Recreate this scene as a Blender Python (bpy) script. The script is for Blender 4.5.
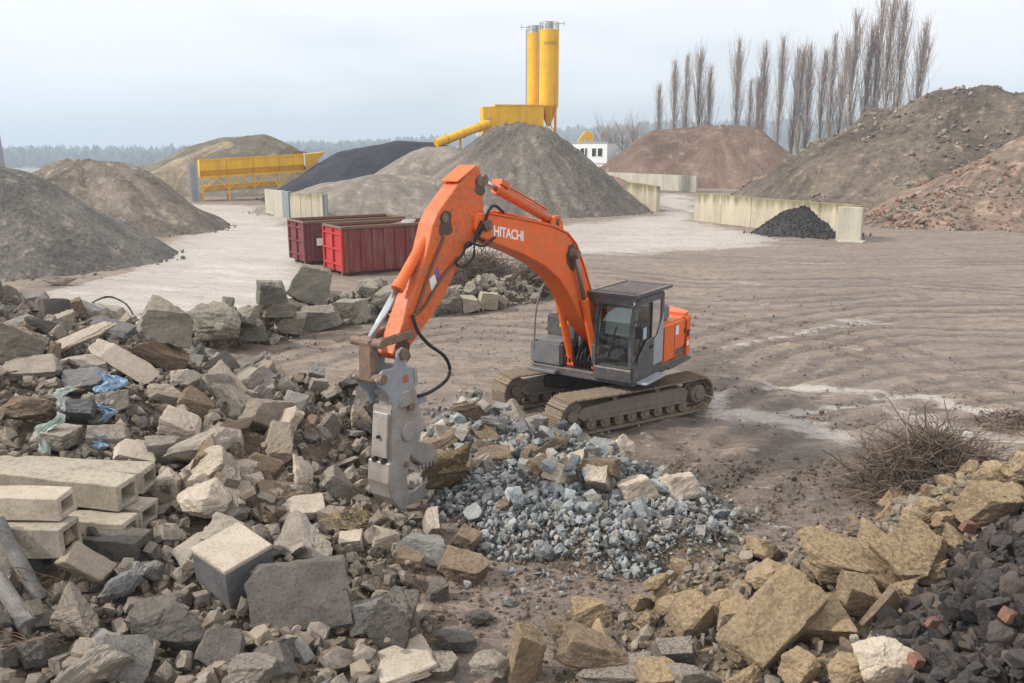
import bpy, bmesh, math, random
import numpy as np
from mathutils import Vector, Matrix, Euler

random.seed(7)
rng = np.random.default_rng(7)
R = math.radians
S = bpy.context.scene
for o in list(bpy.data.objects):
    bpy.data.objects.remove(o, do_unlink=True)

# ------------------------------------------------------------------ camera
F, CH, HY = 850.0, 6.3, 146.0            # focal length in pixels, eye height, horizon row
PIT = math.atan((341.5 - HY) / F)
cam_d = bpy.data.cameras.new('camera')
cam_d.sensor_width = 36.0
cam_d.lens = F / 1024 * 36.0
cam_d.clip_start = 0.1
cam_d.clip_end = 9000
cam = bpy.data.objects.new('camera', cam_d)
S.collection.objects.link(cam)
cam.location = (0, 0, CH)
cam.rotation_euler = (math.pi / 2 - PIT, 0, 0)
S.camera = cam

# ------------------------------------------------------------------ sky, sun, exposure
SUN_EL, SUN_AZ = 38.0, -100.0            # azimuth from +Y, clockwise: from the left, a little behind the camera
W = bpy.data.worlds.new('World')
S.world = W
W.use_nodes = True
nt = W.node_tree
nt.nodes.clear()
def wn(t, **k):
    n = nt.nodes.new(t)
    for a, b in k.items():
        setattr(n, a, b)
    return n
wo = wn('ShaderNodeOutputWorld'); bg = wn('ShaderNodeBackground')
sky = wn('ShaderNodeTexSky', sky_type='NISHITA', sun_disc=False, sun_elevation=R(SUN_EL), sun_rotation=R(SUN_AZ))
sky.air_density = 1.0; sky.dust_density = 0.6
tc = wn('ShaderNodeTexCoord'); sep = wn('ShaderNodeSeparateXYZ')
nt.links.new(tc.outputs['Generated'], sep.inputs[0])
zz = wn('ShaderNodeMath', operation='ABSOLUTE'); nt.links.new(sep.outputs[2], zz.inputs[0])
za = wn('ShaderNodeMath', operation='ADD'); za.inputs[1].default_value = 0.22; nt.links.new(zz.outputs[0], za.inputs[0])
dx = wn('ShaderNodeMath', operation='DIVIDE'); dy = wn('ShaderNodeMath', operation='DIVIDE')
nt.links.new(sep.outputs[0], dx.inputs[0]); nt.links.new(za.outputs[0], dx.inputs[1])
nt.links.new(sep.outputs[1], dy.inputs[0]); nt.links.new(za.outputs[0], dy.inputs[1])
cmb = wn('ShaderNodeCombineXYZ'); nt.links.new(dx.outputs[0], cmb.inputs[0]); nt.links.new(dy.outputs[0], cmb.inputs[1])
cn = wn('ShaderNodeTexNoise'); cn.inputs['Scale'].default_value = 0.8; cn.inputs['Detail'].default_value = 3
cn.inputs['Roughness'].default_value = 0.42; cn.inputs['Distortion'].default_value = 0.2
nt.links.new(cmb.outputs[0], cn.inputs['Vector'])
ramp = wn('ShaderNodeMapRange'); ramp.interpolation_type = 'SMOOTHSTEP'
ramp.inputs['From Min'].default_value = 0.30; ramp.inputs['From Max'].default_value = 0.62
ramp.inputs['To Min'].default_value = 0.42; ramp.inputs['To Max'].default_value = 1.0
elv = wn('ShaderNodeMapRange'); elv.interpolation_type = 'SMOOTHSTEP'
elv.inputs['From Min'].default_value = 0.0; elv.inputs['From Max'].default_value = 0.20
elv.inputs['To Min'].default_value = -0.10; elv.inputs['To Max'].default_value = 0.20
nt.links.new(zz.outputs[0], elv.inputs['Value'])
cad = wn('ShaderNodeMath', operation='ADD'); nt.links.new(cn.outputs['Fac'], cad.inputs[0]); nt.links.new(elv.outputs[0], cad.inputs[1])
nt.links.new(cad.outputs[0], ramp.inputs['Value'])
sk = wn('ShaderNodeMix', data_type='RGBA', blend_type='MULTIPLY'); sk.inputs[0].default_value = 1.0
sk.inputs[7].default_value = (1, 1, 1, 1)
cm = wn('ShaderNodeMix', data_type='RGBA')
cm.inputs[7].default_value = (9.25, 9.27, 9.38, 1)
nt.links.new(sky.outputs[0], cm.inputs[6]); nt.links.new(ramp.outputs[0], cm.inputs[0])
nt.links.new(cm.outputs[2], bg.inputs['Color'])
bg.inputs['Strength'].default_value = 0.10
nt.links.new(bg.outputs[0], wo.inputs[0])

sun_d = bpy.data.lights.new('sun', 'SUN')
sun_d.energy = 3.2
sun_d.angle = R(2.5)
sun_d.color = (1.0, 0.94, 0.85)
sun = bpy.data.objects.new('sun', sun_d)
S.collection.objects.link(sun)
az, el = R(SUN_AZ), R(SUN_EL)
sun_dir = Vector((math.sin(az) * math.cos(el), math.cos(az) * math.cos(el), math.sin(el)))
sun.rotation_euler = sun_dir.to_track_quat('Z', 'Y').to_euler()

vs = S.view_settings
vs.view_transform = 'Standard'; vs.look = 'None'; vs.exposure = 0.20; vs.gamma = 1.0
vs.use_curve_mapping = False

# ------------------------------------------------------------------ geometry of the view, used to find where things stand
def ray(px, py):
    u = (px - 512) / F; v = (341.5 - py) / F
    return np.array([u, math.cos(PIT) + v * math.sin(PIT), -math.sin(PIT) + v * math.cos(PIT)])
def atz(px, py, z=0.0):
    d = ray(px, py); t = (z - CH) / d[2]
    return np.array([0, 0, CH]) + t * d
def aty(px, py, y):
    d = ray(px, py)
    return np.array([0, 0, CH]) + y / d[1] * d

# ------------------------------------------------------------------ noise
def _hash(ix, iy, seed):
    n = (ix.astype(np.int64) * 374761393 + iy.astype(np.int64) * 668265263 + seed * 982451653) & 0xffffffff
    n = ((n ^ (n >> 13)) * 1274126177) & 0xffffffff
    n = n ^ (n >> 16)
    return (n & 0xffff) / 65535.0
def vnoise(x, y, seed=0):
    x = np.asarray(x, float); y = np.asarray(y, float)
    ix = np.floor(x); iy = np.floor(y); fx = x - ix; fy = y - iy
    fx = fx * fx * (3 - 2 * fx); fy = fy * fy * (3 - 2 * fy)
    a = _hash(ix, iy, seed); b = _hash(ix + 1, iy, seed); c = _hash(ix, iy + 1, seed); d = _hash(ix + 1, iy + 1, seed)
    return (a * (1 - fx) + b * fx) * (1 - fy) + (c * (1 - fx) + d * fx) * fy
def fbm(x, y, seed=0, octs=4):
    s = 0; a = 0.5
    for i in range(octs):
        s = s + a * (vnoise(x * 2 ** i, y * 2 ** i, seed + i) - 0.5); a *= 0.5
    return s * 2
def sstep(a, b, x):
    t = np.clip((x - a) / (b - a), 0, 1); return t * t * (3 - 2 * t)
def inpoly(x, y, poly):
    x = np.asarray(x, float); y = np.asarray(y, float); r = np.zeros(x.shape, bool); n = len(poly)
    for i in range(n):
        x0, y0 = poly[i][:2]; x1, y1 = poly[(i + 1) % n][:2]
        if y0 == y1: continue
        r ^= ((y0 > y) != (y1 > y)) & (x < (x1 - x0) * (y - y0) / (y1 - y0) + x0)
    return r
def polydist(x, y, pts):
    d = np.full(np.shape(x), 1e9)
    for (x0, y0), (x1, y1) in zip(pts[:-1], pts[1:]):
        vx, vy = x1 - x0, y1 - y0; L = vx * vx + vy * vy + 1e-9
        t = np.clip(((x - x0) * vx + (y - y0) * vy) / L, 0, 1)
        d = np.minimum(d, np.hypot(x - x0 - t * vx, y - y0 - t * vy))
    return d

# ------------------------------------------------------------------ objects and tags
COL = S.collection
def tag(o, label=None, cat=None, group=None, kind=None):
    if label: o['label'] = label
    if cat: o['category'] = cat
    if group: o['group'] = group
    if kind: o['kind'] = kind
    return o
def empty(name, loc=(0, 0, 0), rz=0.0, parent=None):
    o = bpy.data.objects.new(name, None); COL.objects.link(o)
    o.location = loc; o.rotation_euler = (0, 0, rz); o.empty_display_size = 0.2
    if parent: o.parent = parent
    return o
def link(name, me, parent=None, loc=None, rot=None, scale=None):
    o = bpy.data.objects.new(name, me); COL.objects.link(o)
    if parent: o.parent = parent
    if loc is not None: o.location = loc
    if rot is not None: o.rotation_euler = rot
    if scale is not None: o.scale = scale
    return o
def np_mesh(name, V, T, mat, smooth=False, quads=False):
    k = 4 if quads else 3
    V = np.asarray(V, np.float32); T = np.asarray(T, np.int32)
    me = bpy.data.meshes.new(name)
    me.vertices.add(len(V)); me.vertices.foreach_set('co', V.ravel())
    me.loops.add(len(T) * k); me.loops.foreach_set('vertex_index', T.ravel())
    me.polygons.add(len(T)); me.polygons.foreach_set('loop_start', np.arange(0, len(T) * k, k, dtype=np.int32))
    me.polygons.foreach_set('use_smooth', np.full(len(T), smooth))
    me.update(calc_edges=True); me.validate()
    me.materials.append(mat)
    return me

class MB:
    def __init__(s): s.v = []; s.f = []
    def add(s, v, f):
        b = len(s.v); s.v += [tuple(p) for p in v]; s.f += [tuple(i + b for i in q) for q in f]; return s
    def box(s, c, d, rot=None):
        hx, hy, hz = d[0] / 2, d[1] / 2, d[2] / 2
        P = [Vector((x, y, z)) for z in (-hz, hz) for y in (-hy, hy) for x in (-hx, hx)]
        if rot is not None:
            m = rot if isinstance(rot, Matrix) else Euler(rot).to_matrix(); P = [m @ p for p in P]
        P = [p + Vector(c) for p in P]
        return s.add(P, [(0, 2, 3, 1), (4, 5, 7, 6), (0, 1, 5, 4), (2, 6, 7, 3), (0, 4, 6, 2), (1, 3, 7, 5)])
    def box2(s, a, b):
        return s.box([(a[i] + b[i]) / 2 for i in range(3)], [abs(b[i] - a[i]) for i in range(3)])
    def bar(s, p, q, w, h=None):
        p = Vector(p); q = Vector(q); d = q - p; h = h or w
        m = d.to_track_quat('X', 'Z').to_matrix()
        return s.box((p + q) / 2, (d.length, w, h), m)
    def cyl(s, p, q, r0, r1=None, n=12, caps=True):
        p = Vector(p); q = Vector(q); r1 = r0 if r1 is None else r1
        m = (q - p).to_track_quat('Z', 'Y').to_matrix()
        V = []
        for c, r in ((p, r0), (q, r1)):
            for i in range(n):
                a = 2 * math.pi * i / n; V.append(c + m @ Vector((r * math.cos(a), r * math.sin(a), 0)))
        f = [(i, (i + 1) % n, n + (i + 1) % n, n + i) for i in range(n)]
        if caps: f += [tuple(range(n - 1, -1, -1)), tuple(range(n, 2 * n))]
        return s.add(V, f)
    def tube(s, pts, r, n=6, r1=None):
        pts = [Vector(p) for p in pts]; V = []; k = len(pts); r1 = r if r1 is None else r1
        for j, p in enumerate(pts):
            t = pts[min(j + 1, k - 1)] - pts[max(j - 1, 0)]
            m = t.to_track_quat('Z', 'Y').to_matrix(); rr = r + (r1 - r) * j / (k - 1)
            for i in range(n):
                a = 2 * math.pi * i / n; V.append(p + m @ Vector((rr * math.cos(a), rr * math.sin(a), 0)))
        f = [(j * n + i, j * n + (i + 1) % n, (j + 1) * n + (i + 1) % n, (j + 1) * n + i) for j in range(k - 1) for i in range(n)]
        f += [tuple(range(n - 1, -1, -1)), tuple(range((k - 1) * n, k * n))]
        return s.add(V, f)
    def hose(s, pts, r, n=7, k=5):
        P = [Vector(p) for p in pts]; P = [P[0] * 2 - P[1]] + P + [P[-1] * 2 - P[-2]]; Q = []
        for i in range(1, len(P) - 2):
            for j in range(k):
                t = j / k; a, b, c, d = P[i - 1:i + 3]
                Q.append(0.5 * ((2 * b) + (c - a) * t + (2 * a - 5 * b + 4 * c - d) * t * t + (3 * b - a - 3 * c + d) * t ** 3))
        Q.append(P[-2]); return s.tube(Q, r, n)
    def prism(s, prof, y0, y1):            # profile in (x, z), extruded along y
        n = len(prof)
        V = [(x, y0, z) for x, z in prof] + [(x, y1, z) for x, z in prof]
        f = [tuple(range(n)), tuple(range(2 * n - 1, n - 1, -1))] + [(i, n + i, n + (i + 1) % n, (i + 1) % n) for i in range(n)]
        return s.add(V, f)
    def slab(s, poly, z0, z1):             # polygon in (x, y), extruded along z
        n = len(poly)
        V = [(x, y, z0) for x, y in poly] + [(x, y, z1) for x, y in poly]
        f = [tuple(range(n - 1, -1, -1)), tuple(range(n, 2 * n))] + [(i, (i + 1) % n, n + (i + 1) % n, n + i) for i in range(n)]
        return s.add(V, f)
    def mesh(s, name, mat, bevel=0, seg=1, smooth=False):
        me = bpy.data.meshes.new(name)
        me.from_pydata(s.v, [], s.f); me.update()
        bm = bmesh.new(); bm.from_mesh(me)
        bmesh.ops.recalc_face_normals(bm, faces=bm.faces)
        if bevel:
            bmesh.ops.bevel(bm, geom=[e for e in bm.edges if len(e.link_faces) == 2 and e.calc_face_angle(0) > 0.5], offset=bevel, segments=seg, affect='EDGES', clamp_overlap=True)
        for f in bm.faces: f.smooth = smooth
        bm.to_mesh(me); bm.free()
        me.materials.append(mat)
        return me
    def build(s, name, mat, parent=None, bevel=0, seg=1, smooth=False, loc=None, rot=None):
        return link(name, s.mesh(name, mat, bevel, seg, smooth), parent, loc, rot)

# ------------------------------------------------------------------ materials
def lin(c):
    return tuple((x / 12.92 if x <= 0.04045 else ((x + 0.055) / 1.055) ** 2.4) for x in c)
def rgb(r, g, b, k=1.0):
    return tuple(v * k for v in lin((r / 255, g / 255, b / 255))) + (1,)
class NT:
    def __init__(s, name):
        s.m = bpy.data.materials.new(name); s.m.use_nodes = True; s.t = s.m.node_tree
        s.p = s.t.nodes['Principled BSDF']; s.out = s.t.nodes['Material Output']
        g = s.t.nodes.new('ShaderNodeNewGeometry'); s.geo = g
    def n(s, t, **k):
        q = s.t.nodes.new(t)
        for a, b in k.items(): setattr(q, a, b)
        return q
    def l(s, a, b): s.t.links.new(a, b)
    def pos(s, scale=(1, 1, 1)):
        q = s.n('ShaderNodeVectorMath', operation='MULTIPLY'); q.inputs[1].default_value = scale
        s.l(s.geo.outputs['Position'], q.inputs[0]); return q.outputs[0]
    def noise(s, scale, detail=4, rough=0.6, vec=None, dist=0):
        q = s.n('ShaderNodeTexNoise'); q.inputs['Scale'].default_value = scale; q.inputs['Detail'].default_value = detail
        q.inputs['Roughness'].default_value = rough; q.inputs['Distortion'].default_value = dist
        s.l(vec if vec is not None else s.geo.outputs['Position'], q.inputs['Vector']); return q.outputs['Fac']
    def rng(s, v, a, b, c=0.0, d=1.0):
        q = s.n('ShaderNodeMapRange'); s.l(v, q.inputs['Value'])
        for i, x in zip(('From Min', 'From Max', 'To Min', 'To Max'), (a, b, c, d)): q.inputs[i].default_value = x
        return q.outputs[0]
    def math(s, op, a, b=None):
        q = s.n('ShaderNodeMath', operation=op)
        for i, x in enumerate((a, b)):
            if x is None: continue
            if hasattr(x, 'is_output'): s.l(x, q.inputs[i])
            else: q.inputs[i].default_value = x
        return q.outputs[0]
    def mix(s, f, a, b, blend='MIX'):
        q = s.n('ShaderNodeMix', data_type='RGBA', blend_type=blend)
        for i, x in ((0, f), (6, a), (7, b)):
            if hasattr(x, 'is_output'): s.l(x, q.inputs[i])
            else: q.inputs[i].default_value = x
        return q.outputs[2]
    def bump(s, h, strength=0.5, dist=0.02):
        q = s.n('ShaderNodeBump'); q.inputs['Strength'].default_value = strength; q.inputs['Distance'].default_value = dist
        s.l(h, q.inputs['Height']); s.l(q.outputs[0], s.p.inputs['Normal'])
    def col(s, c):
        if hasattr(c, 'is_output'): s.l(c, s.p.inputs['Base Color'])
        else: s.p.inputs['Base Color'].default_value = c
    def rough(s, r):
        if hasattr(r, 'is_output'): s.l(r, s.p.inputs['Roughness'])
        else: s.p.inputs['Roughness'].default_value = r

def stone(name, c1, c2, dust=None, scale=3.0, rnd=0.45, bump=0.6, bdist=0.02, spots=None, spot_amt=0.55, rough=0.95, dust_amt=0.5, hue=None):
    """broken stone or concrete: two tones, per-piece variation, patches, settled dust, grain relief"""
    k = NT(name)
    n1 = k.noise(scale, 5, 0.65); n2 = k.noise(scale * 9, 4, 0.7); n3 = k.noise(scale * 45, 2, 0.6)
    oi = k.n('ShaderNodeObjectInfo').outputs['Random']
    isl = k.geo.outputs['Random Per Island']
    rr = k.math('FRACT', k.math('ADD', k.math('MULTIPLY', isl, 7.31), k.math('MULTIPLY', oi, 3.7)))
    c = k.mix(k.rng(n1, 0.35, 0.65), c1, c2)
    if hue: c = k.mix(k.rng(k.math('FRACT', k.math('MULTIPLY', rr, 5.13)), 0.5, 1.0, 0, 0.7), c, hue)
    if spots: c = k.mix(k.rng(n2, spot_amt, spot_amt + 0.12, 0, 0.8), c, spots)
    v = k.math('ADD', k.rng(rr, 0, 1, 1 - rnd, 1 + rnd * 0.7), k.rng(n3, 0.2, 0.8, -0.22, 0.22))
    v = k.math('ADD', v, k.rng(n2, 0.25, 0.75, -0.32, 0.32))
    hv = k.n('ShaderNodeHueSaturation'); k.l(v, hv.inputs['Value']); k.l(c, hv.inputs['Color']); c = hv.outputs[0]
    if dust:
        up = k.n('ShaderNodeSeparateXYZ'); k.l(k.geo.outputs['Normal'], up.inputs[0])
        d = k.math('MULTIPLY', k.rng(up.outputs[2], 0.35, 0.95), k.rng(n2, 0.38, 0.6, 0.1, 1.0))
        c = k.mix(k.math('MULTIPLY', d, dust_amt), c, dust)
    k.col(c); k.rough(rough); k.p.inputs['Specular IOR Level'].default_value = 0.25
    k.bump(k.math('ADD', k.math('ADD', n2, k.math('MULTIPLY', n3, 0.6)), k.math('MULTIPLY', n1, 1.5)), bump, bdist)
    return k.m
def gravel(name, c1, c2, c3=None, s1=0.12, s2=6.0, bump=0.7, stretch=(1, 1, 1), c3amt=0.55, bdist=0.08, contrast=0.25):
    k = NT(name)
    p = k.pos(stretch)
    n1 = k.noise(s1, 5, 0.6, p, 0.4); n2 = k.noise(s2, 3, 0.75); n3 = k.noise(s1 * 6, 4, 0.65, p)
    c = k.mix(k.rng(n1, 0.38, 0.62), c1, c2)
    if c3: c = k.mix(k.rng(n3, c3amt, c3amt + 0.12, 0, 0.85), c, c3)
    v = k.math('ADD', k.rng(n2, 0.25, 0.75, 1 - contrast, 1 + contrast), k.rng(n3, 0.3, 0.7, -0.12, 0.12))
    sa = k.n('ShaderNodeAttribute', attribute_name='streak'); v = k.math('ADD', v, k.math('MULTIPLY', sa.outputs['Fac'], 0.35))
    hv = k.n('ShaderNodeHueSaturation'); k.l(v, hv.inputs['Value']); k.l(c, hv.inputs['Color'])
    k.col(hv.outputs[0]); k.rough(0.97); k.p.inputs['Specular IOR Level'].default_value = 0.15
    k.bump(k.math('ADD', n2, k.math('MULTIPLY', n3, 2.0)), bump, bdist)
    return k.m
def paint(name, c, worn=None, wear=0.6, scale=2.5, rough=0.45, metal=0.0, dirt=None, dirt_amt=0.35, streak=False, bump=0.0, dust=0.0):
    k = NT(name)
    n1 = k.noise(scale, 6, 0.7); n2 = k.noise(scale * 8, 4, 0.7)
    b = k.mix(k.rng(n1, 0.3, 0.7), tuple(x * 0.88 for x in c[:3]) + (1,), tuple(min(1, x * 1.08) for x in c[:3]) + (1,))
    if worn: b = k.mix(k.rng(n2, wear, wear + 0.06, 0, 0.9), b, worn)
    if dirt:
        v = k.noise(scale * 1.5, 5, 0.75, k.pos((1, 1, 0.2)) if streak else None)
        b = k.mix(k.rng(v, 0.45, 0.75, 0, dirt_amt * 1.6), b, dirt)
    if dust:
        up = k.n('ShaderNodeSeparateXYZ'); k.l(k.geo.outputs['Normal'], up.inputs[0]); n5 = k.noise(scale * 3.2, 6, 0.75)
        d = k.math('ADD', k.rng(up.outputs[2], 0.3, 1.0, 0.0, 0.45), k.rng(n5, 0.48, 0.75, 0.0, 0.6))
        b = k.mix(k.math('MULTIPLY', d, dust), b, rgb(196, 166, 138))
        b = k.mix(k.rng(k.noise(scale * 2.1, 5, 0.8), 0.62, 0.72, 0, 0.55), b, rgb(88, 58, 42))
    k.col(b); k.rough(k.rng(n1, 0.3, 0.7, rough - 0.08, rough + 0.15)); k.p.inputs['Metallic'].default_value = metal
    if bump: k.bump(n2, bump, 0.01)
    return k.m

M = {}
M['concrete'] = stone('broken_concrete', rgb(164, 156, 145), rgb(128, 121, 113), rgb(182, 170, 154), spots=rgb(98, 92, 86), hue=rgb(160, 142, 120), bdist=0.035)
M['pale_concrete'] = stone('pale_concrete', rgb(196, 183, 167), rgb(166, 153, 138), rgb(202, 188, 170), spots=rgb(134, 123, 111), spot_amt=0.6, rnd=0.25, bdist=0.03)
M['dirty_concrete'] = stone('dirty_concrete', rgb(130, 125, 119), rgb(94, 90, 86), rgb(150, 140, 128), spots=rgb(66, 62, 58), spot_amt=0.52, rnd=0.2, scale=2.0, bump=0.9, bdist=0.05)
M['grey_concrete'] = stone('grey_concrete', rgb(152, 149, 144), rgb(116, 114, 112), rgb(168, 161, 151), spots=rgb(92, 89, 86), rnd=0.4, bdist=0.04)
M['slate'] = stone('dark_slate', rgb(118, 117, 118), rgb(98, 98, 101), rgb(134, 128, 122), rnd=0.15, bump=0.5)
M['beam'] = stone('beam_concrete', rgb(182, 172, 158), rgb(146, 137, 125), rgb(190, 179, 163), spots=rgb(114, 104, 90), spot_amt=0.54, rnd=0.1, scale=1.6, bump=0.6)
M['moss_beam'] = stone('mossy_beam', rgb(176, 167, 150), rgb(150, 142, 127), rgb(184, 174, 157), spots=rgb(126, 122, 96), spot_amt=0.57, rnd=0.1, scale=1.4, bump=0.5)
M['blue_rubble'] = stone('blue_grey_crushed', rgb(160, 165, 166), rgb(122, 129, 133), rgb(188, 186, 180), rnd=0.6, scale=6, hue=rgb(150, 135, 116), dust_amt=0.5)
M['row'] = stone('boulder_row_stone', rgb(154, 148, 136), rgb(122, 118, 108), rgb(172, 161, 143), spots=rgb(100, 97, 84), spot_amt=0.56, rnd=0.25, scale=1.6, bdist=0.05)
M['tan_rock'] = stone('tan_rock', rgb(196, 172, 143), rgb(160, 140, 116), rgb(214, 186, 144), spots=rgb(184, 156, 120), spot_amt=0.62, rnd=0.32, scale=2.2, bump=1.0, bdist=0.06, dust_amt=0.65)
M['brown_rock'] = stone('brown_rock', rgb(156, 137, 117), rgb(122, 107, 92), rgb(178, 155, 127), spots=rgb(144, 119, 90), spot_amt=0.6, rnd=0.2, scale=2.2, bump=1.0, bdist=0.05)
M['slag'] = stone('dark_slag', rgb(84, 80, 79), rgb(56, 54, 55), rgb(110, 101, 94), rnd=0.5, scale=6, hue=rgb(100, 90, 85), dust_amt=0.4, bdist=0.04)
M['brick'] = stone('brick_piece', rgb(150, 110, 92), rgb(126, 94, 80), rgb(156, 128, 112), rnd=0.25, scale=6)
M['clod'] = stone('earth_clod', rgb(156, 137, 108), rgb(122, 107, 84), rgb(180, 157, 118), scale=4, bump=1.0, bdist=0.08)
M['mound'] = gravel('rubble_earth', rgb(120, 107, 93), rgb(88, 78, 69), rgb(146, 130, 113), s1=0.5, s2=12, bdist=0.08, contrast=0.4)
M['mound_tan'] = gravel('rubble_sand', rgb(134, 119, 98), rgb(100, 91, 82), rgb(164, 141, 104), s1=0.6, s2=12, bdist=0.08, contrast=0.4)
M['fines'] = stone('rubble_fines', rgb(152, 143, 132), rgb(112, 105, 96), rgb(170, 156, 139), rnd=0.55, scale=8, hue=rgb(146, 130, 111))
M['slag_fines'] = stone('slag_fines', rgb(80, 76, 75), rgb(56, 54, 54), rgb(104, 95, 87), rnd=0.5, scale=8, hue=rgb(106, 94, 84))
M['soil_fines'] = stone('ground_pebbles', rgb(150, 134, 118), rgb(122, 108, 95), rnd=0.35, scale=8)
M['mud_clods'] = stone('mud_clods', rgb(146, 129, 114), rgb(118, 104, 92), rnd=0.3, scale=5)
M['dirt_crumbs'] = stone('dirt_crumbs', rgb(124, 110, 97), rgb(98, 87, 77), rnd=0.35, scale=6)
M['heap_grey'] = gravel('grey_gravel', rgb(122, 115, 107), rgb(102, 96, 90), rgb(136, 127, 117), s1=0.14, s2=3.0, bdist=0.25, stretch=(1, 1, 0.25), contrast=0.35)
M['heap_left'] = gravel('left_gravel', rgb(126, 120, 113), rgb(100, 96, 91), rgb(150, 142, 132), s1=0.2, s2=4.0, stretch=(1, 1, 0.3), c3amt=0.58, bdist=0.2, contrast=0.4)
M['heap_sand'] = gravel('sandy_gravel', rgb(130, 120, 109), rgb(106, 98, 90), rgb(148, 138, 124), s1=0.16, s2=3, stretch=(1, 1, 0.3), bdist=0.2, contrast=0.35)
M['heap_black'] = gravel('black_gravel', rgb(70, 71, 77), rgb(60, 61, 67), s1=0.12, s2=3, contrast=0.2)
M['heap_pale'] = gravel('pale_gravel', rgb(140, 131, 121), rgb(124, 117, 109), rgb(158, 146, 132), s1=0.15, s2=4, stretch=(1, 1, 0.4))
M['heap_red'] = gravel('red_brown_gravel', rgb(128, 107, 94), rgb(106, 89, 79), rgb(140, 120, 106), s1=0.08, s2=2.5, stretch=(1, 1, 0.5), bdist=0.2)
M['heap_earth'] = gravel('earth_rubble', rgb(112, 102, 91), rgb(86, 79, 72), rgb(140, 122, 106), s1=0.14, s2=1.6, bdist=0.35, contrast=0.45, c3amt=0.57)
M['heap_brick'] = gravel('brick_earth', rgb(144, 124, 109), rgb(118, 104, 93), rgb(162, 138, 120), s1=0.15, s2=2.2, bdist=0.25, contrast=0.4)
M['heap_back'] = gravel('grassy_earth', rgb(120, 112, 100), rgb(102, 97, 86), rgb(132, 124, 109), s1=0.08, s2=1.2, bdist=0.25)
M['heap_dark'] = gravel('dark_chippings', rgb(82, 80, 80), rgb(64, 63, 65), s1=0.5, s2=6, contrast=0.5, bdist=0.12)
M['ramp'] = gravel('ramp_track', rgb(168, 152, 128), rgb(150, 136, 116), s1=0.3, s2=2)
def concrete_wall(name, a, b, moss, top):
    k = NT(name)
    n = k.noise(1.2, 5, 0.7, k.pos((1, 1, 0.18))); n2 = k.noise(5, 4, 0.7)
    c = k.mix(k.rng(n, 0.35, 0.65), a, b)
    s = k.n('ShaderNodeSeparateXYZ'); k.l(k.geo.outputs['Position'], s.inputs[0])
    zz = k.math('ADD', s.outputs[2], k.rng(n, 0.3, 0.7, -0.5, 0.5))
    c = k.mix(k.rng(zz, top - 0.75, top, 0, 0.9), c, moss)
    c = k.mix(k.rng(n2, 0.55, 0.75, 0, 0.4), c, rgb(120, 112, 98))
    k.col(c); k.rough(0.9); k.bump(n2, 0.3, 0.02); return k.m
M['wall'] = concrete_wall('stained_wall', rgb(198, 188, 166), rgb(170, 161, 142), rgb(118, 112, 78), 2.3)
M['wall_end'] = concrete_wall('pale_wall_end', rgb(190, 186, 172), rgb(172, 166, 150), rgb(150, 148, 112), 2.9)
M['wall_far'] = concrete_wall('far_wall', rgb(190, 186, 172), rgb(160, 156, 144), rgb(120, 118, 88), 3.4)
M['steel_blue'] = paint('blue_grey_steel', rgb(138, 150, 158), dirt=rgb(120, 116, 110))
M['orange'] = paint('orange_paint', rgb(236, 100, 22), worn=rgb(150, 92, 62), wear=0.64, rough=0.5, dirt=rgb(180, 116, 76), dirt_amt=0.45, scale=1.8, dust=0.26)
M['orange_worn'] = paint('worn_orange_paint', rgb(222, 98, 34), worn=rgb(104, 74, 58), wear=0.57, rough=0.55, dirt=rgb(150, 100, 74), dirt_amt=0.6, scale=2.6, dust=0.4)
M['dark'] = paint('dark_grey_paint', rgb(74, 76, 82), rough=0.5, dirt=rgb(116, 108, 100), dirt_amt=0.4, dust=0.4)
M['black'] = paint('black_rubber', rgb(34, 33, 33), rough=0.6, dirt=rgb(80, 74, 68), dirt_amt=0.25)
M['greybox'] = paint('grey_panel', rgb(104, 106, 110), rough=0.5, dirt=rgb(140, 130, 118), dirt_amt=0.4)
M['lightgrey'] = paint('light_grey_panel', rgb(158, 164, 172), rough=0.5, dirt=rgb(140, 130, 118), dirt_amt=0.3)
M['shoe'] = paint('muddy_steel', rgb(132, 117, 101), worn=rgb(92, 82, 74), wear=0.55, rough=0.75, dirt=rgb(148, 130, 110), dirt_amt=0.6, bump=0.5)
M['frame'] = paint('dusty_track_frame', rgb(118, 110, 101), worn=rgb(86, 80, 76), wear=0.56, rough=0.7, dirt=rgb(142, 128, 112), dirt_amt=0.6, bump=0.4)
M['chrome'] = paint('chrome_rod', rgb(212, 214, 218), rough=0.18, metal=0.9)
M['dullrod'] = paint('dull_rod', rgb(140, 130, 122), rough=0.4, metal=0.5, dirt=rgb(110, 92, 80), dirt_amt=0.4)
M['link'] = paint('greasy_link', rgb(122, 100, 86), worn=rgb(70, 58, 50), wear=0.52, rough=0.6, dirt=rgb(148, 120, 100), dirt_amt=0.6, scale=5, bump=0.4)
M['tool'] = paint('worn_tool_steel', rgb(170, 165, 162), worn=rgb(132, 124, 118), wear=0.62, rough=0.42, metal=0.35, dirt=rgb(140, 126, 114), dirt_amt=0.5, scale=2.2, bump=0.08, dust=0.15)
M['tool_blue'] = paint('blue_grey_tool', rgb(146, 152, 162), worn=rgb(168, 164, 160), wear=0.56, rough=0.5, dirt=rgb(140, 128, 120), dirt_amt=0.45, scale=3)
M['white'] = paint('white_paint', rgb(236, 234, 230), rough=0.5)
M['yellow'] = paint('yellow_paint', rgb(238, 184, 18), rough=0.5, dirt=rgb(200, 150, 34), dirt_amt=0.6, scale=0.8, streak=True)
M['yellow_dark'] = paint('dusty_yellow_paint', rgb(222, 166, 22), rough=0.6, dirt=rgb(190, 142, 40), dirt_amt=0.5, scale=0.8, streak=True)
M['tank_mark'] = paint('faded_lettering', rgb(186, 142, 70), rough=0.6)
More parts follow.
